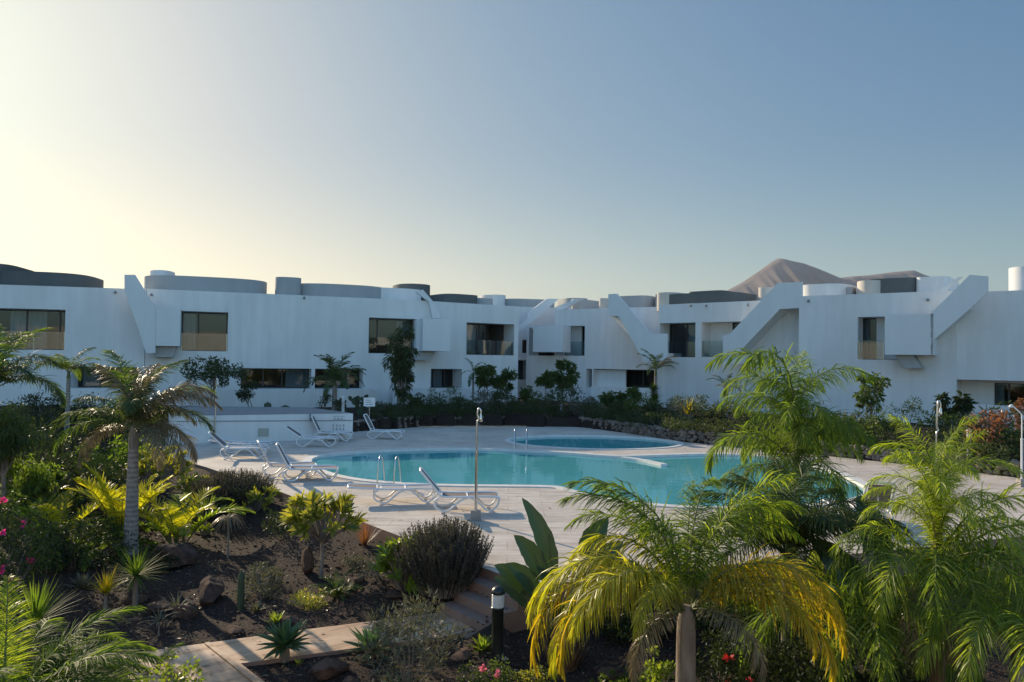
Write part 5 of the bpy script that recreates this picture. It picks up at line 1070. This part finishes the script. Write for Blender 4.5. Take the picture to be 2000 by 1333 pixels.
bush(W(160, 8.6), 'dark leafy shrub behind the corner palm by the path', 1.2, .75, 1900, .06, .035, 'lf_dk', 36, .15, group=SG, seed=20)
bush(W(95, 7.8), 'green leafy shrub at the very bottom left under the corner palm', 1.3, .7, 1700, .05, .03, 'lf_mid', 36, .15, group=SG, seed=21)
bush(T(300, 1120), 'low shaded shrub behind the grey-green yucca', 1.0, .5, 1100, .06, .03, 'lf_dk', 26, .14, group=SG, seed=22)
bush(T(560, 1052), 'dark shrub in the shade between the spiky bush and the variegated tree', 1.1, .6, 1300, .06, .025, 'lf_dk', 26, .15, group=SG, seed=23)
bush(T(420, 1012), 'dark low shrub at the foot of the leftmost grey spiky bush', 1.5, .5, 1300, .06, .025, 'lf_dk', 26, .15, group=SG, seed=24)
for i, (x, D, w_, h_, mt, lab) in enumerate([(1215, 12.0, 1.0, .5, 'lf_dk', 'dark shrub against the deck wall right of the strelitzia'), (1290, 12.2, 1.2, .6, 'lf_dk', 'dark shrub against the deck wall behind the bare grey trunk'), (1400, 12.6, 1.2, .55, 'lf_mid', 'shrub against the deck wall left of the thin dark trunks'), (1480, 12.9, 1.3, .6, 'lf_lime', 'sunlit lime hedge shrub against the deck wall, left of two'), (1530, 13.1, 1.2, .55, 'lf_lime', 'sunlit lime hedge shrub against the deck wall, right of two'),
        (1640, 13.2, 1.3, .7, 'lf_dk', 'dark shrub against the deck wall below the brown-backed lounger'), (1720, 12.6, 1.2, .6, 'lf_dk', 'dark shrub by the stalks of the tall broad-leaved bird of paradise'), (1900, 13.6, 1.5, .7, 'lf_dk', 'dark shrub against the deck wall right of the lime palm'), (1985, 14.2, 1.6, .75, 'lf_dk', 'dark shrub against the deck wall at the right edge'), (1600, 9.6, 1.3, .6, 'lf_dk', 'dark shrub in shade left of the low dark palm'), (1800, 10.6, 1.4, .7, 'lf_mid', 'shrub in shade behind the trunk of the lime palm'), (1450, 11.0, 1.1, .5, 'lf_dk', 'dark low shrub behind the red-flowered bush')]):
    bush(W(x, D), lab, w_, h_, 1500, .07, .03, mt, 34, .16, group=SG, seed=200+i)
# ---- left mid-ground
MG = 'dark shrubs of the left mid-ground'
tree(W(14, 17.2), 'weeping light green tree at the left edge above the pink flowers', 3.05, 1.6, 1.35, 3600, .16, .03, 'lf_mid', 46, .26, .06, 1, group=MG, seed=1, droop=1.6, updir=-.6)
tree(W(62, 17.8), 'lower weeping bush just right of the weeping tree', 2.0, .5, 1.0, 2600, .16, .03, 'lf_palm', 34, .24, .05, 1, group=MG, seed=2, droop=1.6, updir=-.6)
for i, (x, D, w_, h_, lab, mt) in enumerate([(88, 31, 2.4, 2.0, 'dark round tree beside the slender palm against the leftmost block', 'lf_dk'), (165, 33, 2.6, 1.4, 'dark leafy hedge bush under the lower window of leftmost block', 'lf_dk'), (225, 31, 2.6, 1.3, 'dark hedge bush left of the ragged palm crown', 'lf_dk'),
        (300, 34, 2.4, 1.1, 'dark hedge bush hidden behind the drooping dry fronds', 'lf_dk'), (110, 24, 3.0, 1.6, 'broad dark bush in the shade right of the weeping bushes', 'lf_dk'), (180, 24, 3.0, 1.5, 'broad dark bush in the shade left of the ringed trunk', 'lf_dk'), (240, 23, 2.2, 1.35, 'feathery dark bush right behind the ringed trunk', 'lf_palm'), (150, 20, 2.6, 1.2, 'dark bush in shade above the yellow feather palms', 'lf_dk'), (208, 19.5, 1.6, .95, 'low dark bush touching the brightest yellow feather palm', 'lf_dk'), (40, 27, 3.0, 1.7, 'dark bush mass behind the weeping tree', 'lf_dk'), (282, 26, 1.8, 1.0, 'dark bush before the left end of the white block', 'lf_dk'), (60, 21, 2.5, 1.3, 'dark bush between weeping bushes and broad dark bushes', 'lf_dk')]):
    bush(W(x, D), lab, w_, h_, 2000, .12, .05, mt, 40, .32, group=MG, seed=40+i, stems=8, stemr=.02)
# ---- far hedge in front of the blocks
HG = 'hedge shrubs in front of the white blocks'
hedge = [(745, 41.5, 1.6, .9, 'lf_hedge', 'dark hedge shrub by the white sign at the left end of hedge'), (790, 41.8, 1.8, 1.0, 'lf_hedge', 'dark hedge shrub under the shaggy tree'), (838, 42.5, 2.0, 1.1, 'lf_hedge', 'dark hedge shrub just right of the banana-like plant'), (870, 43.5, 2.0, 1.35, 'lf_hedge', 'rounded hedge shrub in front of the low curtained window'), (905, 43, 2.0, 1.1, 'lf_hedge', 'dark hedge shrub left of the thin folded palm'), (945, 43.2, 2.0, 1.2, 'lf_hedge', 'dark hedge shrub right of the thin folded palm'),
         (985, 43.5, 1.9, 1.2, 'lf_hedge', 'dark hedge shrub at the foot of the umbrella tree group'), (1025, 43.8, 2.1, 1.45, 'lf_hedge', 'dark hedge shrub in front of the farthest block'), (1062, 44, 2.1, 1.7, 'lf_mid', 'lighter hedge shrub under the twin round trees'), (1105, 43.6, 2.2, 1.5, 'lf_hedge', 'dark hedge shrub left of the small white lamp'), (1145, 43.2, 1.8, 1.45, 'lf_mid', 'bright-topped hedge shrub in front of the narrow door gap'), (1170, 42, 1.8, .8, 'lf_hedge', 'low hedge shrub before the terrace wall of the shaded loggia'),
         (1215, 41.5, 2.0, .8, 'lf_hedge', 'low hedge shrub under the small round-leaved trees'), (1255, 40.5, 2.0, 1.0, 'lf_hedge', 'dark hedge shrub just left of the bushy yucca column'), (1305, 39.5, 2.2, 1.3, 'lf_hedge', 'dark hedge shrub just right of the bushy yucca column'), (1345, 38, 2.0, 1.35, 'lf_mid', 'hedge shrub with a yellow tuft in front of the blank wall'), (1385, 37, 2.2, 1.2, 'lf_hedge', 'hedge shrub half behind the drooping green palm on its left'),
         (1430, 35.5, 2.4, 1.5, 'lf_hedge', 'hedge shrub seen through the tallest palm, left part'), (1490, 34, 2.4, 1.6, 'lf_hedge', 'hedge shrub seen through the middle of the tallest palm'), (1560, 33, 2.4, 1.5, 'lf_hedge', 'hedge shrub seen through the tallest palm, right of its trunk'), (1625, 31.5, 2.2, 1.5, 'lf_hedge', 'hedge shrub at the right rim of the tallest palm'), (1678, 30.5, 2.0, 1.3, 'lf_hedge', 'hedge shrub at the foot of the open umbrella tree on the right'),
         (1722, 29.5, 1.9, 1.1, 'lf_mid', 'yellowish-topped hedge shrub between the two right palms'), (1765, 29.0, 1.6, 1.5, 'lf_mid', 'upright hedge shrub just left of the lime palm spears'), (1855, 28.5, 2.0, 1.6, 'lf_mid', 'hedge shrub behind the right side of the lime palm'), (1895, 27.8, 1.8, 1.2, 'lf_hedge', 'dark hedge shrub under the grey spiky yucca'), (1930, 26.8, 1.7, 1.35, 'lf_red', 'reddish-brown dry shrub in front of the far right terrace wall'), (1970, 26.5, 1.7, 1.1, 'lf_hedge', 'dark hedge shrub left of the pale bent-arm shower'), (2015, 26.0, 1.8, 1.4, 'lf_hedge', 'dark hedge shrub at the right picture edge'),
         (1950, 29, 1.6, 1.5, 'lf_hedge', 'taller dark shrub behind the reddish-brown one'), (1210, 44.5, 1.6, .7, 'lf_mid', 'low pale shrub at the terrace wall behind the small dark lamp'), (1330, 41, 1.8, 1.2, 'lf_mid', 'loose light shrub behind the one with a yellow tuft')]
for i, (x, D, w_, h_, mt, lab) in enumerate(hedge):
    yb_ = np.interp(W(x, D)[0], bx[:, 0], bx[:, 1]); pos = W(x, D)
    if pos[1] < yb_+.9: pos = W(x, D+(yb_+.9-pos[1])/1.0)
    bush(pos, lab, w_*(.85+.3*((i*37) % 10)/10), h_*(.7+.6*((i*53) % 10)/10), [1300, 1000, 1500, 900][i % 4], [.14, .2, .11, .17][i % 4], [.055, .05, .06, .03][i % 4], ['lf_grey', mt, mt, 'lf_mid', mt][i % 5], [30, 22, 34, 18][i % 4], .28, hollow=[.3, .6, .5, .7][i % 4], group=HG, seed=60+i, stems=7, stemr=.02, s=1.0)
low = [(x, .9) for x in range(735, 1160, 34)]
WL = ['left end of the row by the white sign', 'second from left, behind the lone lounger', 'in the row, left of the shower pole top', 'in the row, just left of the far ladder line', 'in the row, under the umbrella tree group', 'in the row, at the start of the sandy path', 'above the round pool, left end', 'at the wall bend behind the round pool', 'above the round pool, right half', 'above the round pool, right end', 'between the round pool and tallest palm', 'just at the left rim of the tallest palm', 'right of the lime palm behind the pale shower', 'at the far right end of the row']
for i, (x, f) in enumerate([(760, 0), (810, 0), (860, 0), (912, 0), (966, 0), (1020, 0), (1075, 0), (1190, 0), (1240, 0), (1290, 0), (1345, 0), (1400, 0), (1900, 0), (1960, 0)]):
    Y_ = [np.interp(W(x, d_)[0], bx[:, 0], bx[:, 1]) - W(x, d_)[1] for d_ in np.arange(22, 46, .25)]; dd = np.arange(22, 46, .25)[int(np.argmin(np.abs(np.array(Y_)+1.0)))]
    bush(W(x, dd), 'low dark shrub, stone wall row, '+WL[i], 2.4, .6, 1300, .11, .045, 'lf_hedge', 30, .24, group='low dark shrubs along the top of the stone walls', seed=120+i, stems=5, stemr=.015)
rosette('palm_seedling', 'palm', W(1346, 37.4), 'yellow tuft sticking out of the hedge before the blank wall', None, n=22, L=.95, W_=.07, el=(1.5, .7), droop=.4, prof=pt, mat='lf_yel', stem=.5, seed=33)
# ---- trees in front of the blocks
TG = 'small trees in front of the white blocks'
tree(W(785, 43.8), 'tall narrow shaggy tree with drooping foliage before the second upper window', 4.7, .8, 1.6, 2600, .36, .08, 'lf_hedge', 40, .32, .05, 3, group=TG, seed=11, droop=1.2, updir=-.4)
tree(W(418, 39.5), 'round dark tree with flat wide crown behind the dry fronds', 3.0, 1.6, 3.1, 2600, .14, .07, 'lf_hedge', 40, .34, .06, 2, group=TG, seed=12)
tree(W(492, 39.8), 'small leaning shrub tree right of the round dark tree', 1.7, .7, 1.0, 900, .12, .05, 'lf_dk', 20, .2, .03, 2, group=TG, seed=13, lean=-.2)
umb = dict(L=.27, W_=.10, mat='lf_mid', cr=.21, tr=.03, hollow=.75, droop=1.0, updir=.0)
tree(W(950, 45), 'umbrella tree with dark rosettes, left of a pair beneath the corner balcony', 2.75, 1.7, 1.2, 900, nc=9, stems=2, group=TG, seed=14, **umb)
tree(W(985, 45.3), 'umbrella tree, right and lower of a pair beneath the corner balcony', 2.5, 1.4, 1.35, 1100, nc=10, stems=2, group=TG, seed=15, **umb)
tree(W(1066, 45), 'small round-headed tree, left and lighter of twins below the balcony box', 2.5, 1.5, .95, 900, nc=10, stems=1, group=TG, seed=16, **umb)
tree(W(1100, 45.6), 'round-headed tree, right and fuller of twins below the balcony box', 2.95, 1.5, 1.35, 1500, nc=14, stems=1, group=TG, seed=17, **umb)
tree(W(1033, 45), 'little sapling with few leaves in front of the grey shutter', 1.4, .9, .6, 260, nc=5, stems=1, group=TG, seed=18, **{**umb, 'tr': .02})
tree(W(1192, 43.2), 'small round-leaved tree, left of two before the loggia terrace wall', 1.35, .8, .75, 500, nc=8, stems=1, group=TG, seed=19, **umb)
tree(W(1229, 43.2), 'small round-leaved tree, right of two before the loggia terrace wall', 1.45, .7, 1.1, 800, nc=10, stems=2, group=TG, seed=20, **umb)
tree(W(1702, 30.5), 'open umbrella tree on thin stems left of the narrow balcony door', 2.95, 1.3, 1.15, 750, nc=13, stems=3, group=TG, seed=21, **{**umb, 'cr': .17, 'L': .2})
tree(W(1990, 29.5), 'narrow brownish column tree at the right edge above the hedge', 1.95, .2, .45, 700, .1, .05, 'lf_red', 18, .16, .03, 1, group=TG, seed=22)
tree(W(1862, 30), 'small dark umbrella-leaved tree right above the lime palm', 2.0, 1.0, 1.0, 700, nc=9, stems=2, group=TG, seed=23, **{**umb, 'mat': 'lf_dk'})
tree(W(635, 40.5), 'thin-leaved sapling left of the full round palm', 1.35, .5, .8, 380, .12, .04, 'lf_dk', 12, .16, .02, 2, group=TG, seed=24)
# ---- cacti
cactus(T(470, 1194), 'tall single columnar cactus in front of the speckled shrub', [(0, 0, .68, .05)])
cactus(W(525, 38.8), 'stubby clustered cactus behind the flat roof of white block, left one', [(0, 0, .8, .16), (.25, 0, .45, .13), (-.28, 0, .4, .12), (.1, -.2, .5, .12)])
cactus(W(559, 38.8), 'stubby clustered cactus behind the flat roof of white block, right one', [(0, 0, .68, .2), (.28, 0, .5, .14), (-.26, 0, .42, .14)])
cactus(W(590, 38.8), 'row of little thin cactus fingers behind the flat roof', [(-.5, 0, .3, .05), (-.25, 0, .38, .05), (0, 0, .3, .05), (.2, 0, .4, .06), (.45, 0, .28, .05), (.65, 0, .36, .05)])
opuntia(W(705, 41), 'branching prickly pear by the white sign in front of the terrace wall', 3, 1.1, 1.15)
opuntia(W(672, 41.2), 'smaller prickly pear right beside the trunk of the full round palm', 5, .9, .9)
# ---- boulders
for x, y, sz, lab, sd_, t_ in [(335, 1112, (1.0, .7, .75), 'big rounded boulder right of the grey-green yucca', 1, 0), (415, 1172, (.85, .6, .55), 'brown boulder in shade left of the columnar cactus', 2, 0), (600, 1122, (.42, .28, .72), 'upright leaning slab of rock left of the variegated trunk', 3, .35), (318, 1195, (.6, .4, .28), 'flat pale rock below the grey-green yucca', 4, 0), (365, 1208, (.6, .4, .3), 'low rock behind the small pale yucca', 5, 0), (640, 1325, (.7, .5, .4), 'large dark boulder at the bottom between the two agaves', 6, 0),
        (700, 1140, (.3, .25, .2), 'small rock on the gravel near the deck wall', 7, 0), (770, 1170, (.4, .3, .2), 'small brown rock under the bright lime bush', 8, 0), (1190, 1330, (.35, .3, .22), 'pale rounded rock among the light green foliage at the bottom', 9, 0), (1275, 1245, (.8, .6, .5), 'bluish boulder in deep shade beneath the yellow fronds', 10, 0), (905, 1285, (.5, .4, .16), 'flat dark rock left of the bollard lamp', 11, 0), (455, 1236, (.55, .35, .14), 'flat reddish rock at the edge of the path', 12, 0), (560, 1215, (.4, .3, .12), 'low flat rock beyond the path behind the largest agave', 13, 0), (260, 1180, (.5, .4, .2), 'low rock at the foot of the grey-green yucca', 14, 0), (655, 1212, (.38, .25, .06), 'pale flat stone lying by the path edge', 15, 0), (690, 1345, (.35, .3, .2), 'dark boulder right of the largest one at the bottom', 16, 0), (860, 1165, (.35, .3, .25), 'reddish rock between spiky bush and the steps', 17, 0)]:
    rock(T(x, y), sz, lab, sd_, tilt=t_, rz=sd_*.7)
# ---- loose volcanic gravel
rng = np.random.default_rng(77); n = 16000; gx = rng.uniform(-9, 9, n); gy = 8+rng.uniform(0, 1, n)**1.5*14
mk = (sdist(gx, gy) > .1) & (sdist(gx, gy, PP) > .04) & (np.abs(gx) < gy*.72+.5); gx, gy = gx[mk], gy[mk]; gz = hz(gx, gy); n = len(gx); s_ = rng.uniform(.008, .028, n)*(1+rng.uniform(0, 1, n)**8*1.5)
cube = np.array([(-1, -1, -1), (1, -1, -1), (1, 1, -1), (-1, 1, -1), (-1, -1, 1), (1, -1, 1), (1, 1, 1), (-1, 1, 1)])*.6; cf = np.array([(3, 2, 1, 0), (4, 5, 6, 7), (0, 1, 5, 4), (1, 2, 6, 5), (2, 3, 7, 6), (3, 0, 4, 7)])
Vg = cube[None]*(1+rng.uniform(-.45, .35, (n, 8, 3))); ang = rng.uniform(0, 6.28, n); ca, sa = np.cos(ang)[:, None], np.sin(ang)[:, None]
Vg = np.stack([Vg[..., 0]*ca-Vg[..., 1]*sa, Vg[..., 0]*sa+Vg[..., 1]*ca, Vg[..., 2]*.8], -1)*s_[:, None, None]+np.stack([gx, gy, gz+.004], 1)[:, None]
q = Q(); q.add(Vg.reshape(-1, 3), (np.arange(n)*8)[:, None, None].repeat(6, 1).reshape(n, 6, 1)[:, :, :].repeat(4, 2).reshape(-1, 4)+np.tile(cf, (n, 1)))
me = q.mesh('gravel', [M['rock']]); me.polygons.foreach_set('use_smooth', np.zeros(len(me.polygons), bool)); tag(link('gravel', me), 'dark loose volcanic gravel covering the planting beds', 'gravel', kind='stuff')
n = 3200; gx = rng.uniform(-9, 9, n); gy = 8+rng.uniform(0, 1, n)**1.4*12; mk = (sdist(gx, gy) > .1) & (np.abs(gx) < gy*.72+.5); gx, gy = gx[mk], gy[mk]; onp = sdist(gx, gy, PP) < 0; kp = ~onp | (rng.uniform(0, 1, len(gx)) < .35); gx, gy, onp = gx[kp], gy[kp], onp[kp]
gz = np.where(onp, PZ, hz(gx, gy))+.015; n = len(gx); a_ = rng.uniform(0, 6.28, n); q = Q()
q.strips(np.stack([gx, gy, gz], 1), np.stack([np.cos(a_), np.sin(a_), rng.uniform(0, .35, n)], 1), np.stack([-np.sin(a_), np.cos(a_), rng.normal(0, .3, n)], 1), rng.uniform(.04, .14, n), rng.uniform(.012, .03, n), (.3, 1, .8, .1), .5)
tag(link('leaf_litter', q.mesh('leaf_litter', [M['lf_dry']])), 'dry fallen leaves scattered on the gravel beds and path', 'leaf litter', kind='stuff')
n = 260; lx = rng.uniform(-9, 12, n); ly = rng.uniform(13, 34, n); mk = (sdist(lx, ly) < -.2) & (sdist(lx, ly, np.array([p[:2] for p in pool])) > .4); lx, ly = lx[mk], ly[mk]; n = len(lx); a_ = rng.uniform(0, 6.28, n); q = Q()
q.strips(np.stack([lx, ly, np.full(n, .012)], 1), np.stack([np.cos(a_), np.sin(a_), rng.uniform(0, .3, n)], 1), np.stack([-np.sin(a_), np.cos(a_), rng.normal(0, .3, n)], 1), rng.uniform(.06, .16, n), rng.uniform(.02, .04, n), (.3, 1, .8, .1), .4)
tag(link('leaf_litter', q.mesh('leaf_litter', [M['lf_dry']])), 'few dry leaves blown over the pool deck', 'leaf litter', kind='stuff')
# ---- air
hm = bpy.data.materials.new('haze'); hm.use_nodes = True; n_ = hm.node_tree.nodes; n_.remove(n_['Principled BSDF']); pv = n_.new('ShaderNodeVolumePrincipled')
pv.inputs['Density'].default_value = HAZE; pv.inputs['Color'].default_value = (.85, .9, 1, 1); pv.inputs['Anisotropy'].default_value = .3; hm.node_tree.links.new(pv.outputs[0], n_['Material Output'].inputs['Volume'])
b = MB(); b.box((500, 2200, 235), (9000, 5000, 490)); b.v = [(x, y, -6 if z < 0 else z) for x, y, z in b.v]; tag(b.build('haze', hm, origin=(0, 0, 0)), kind='stuff')
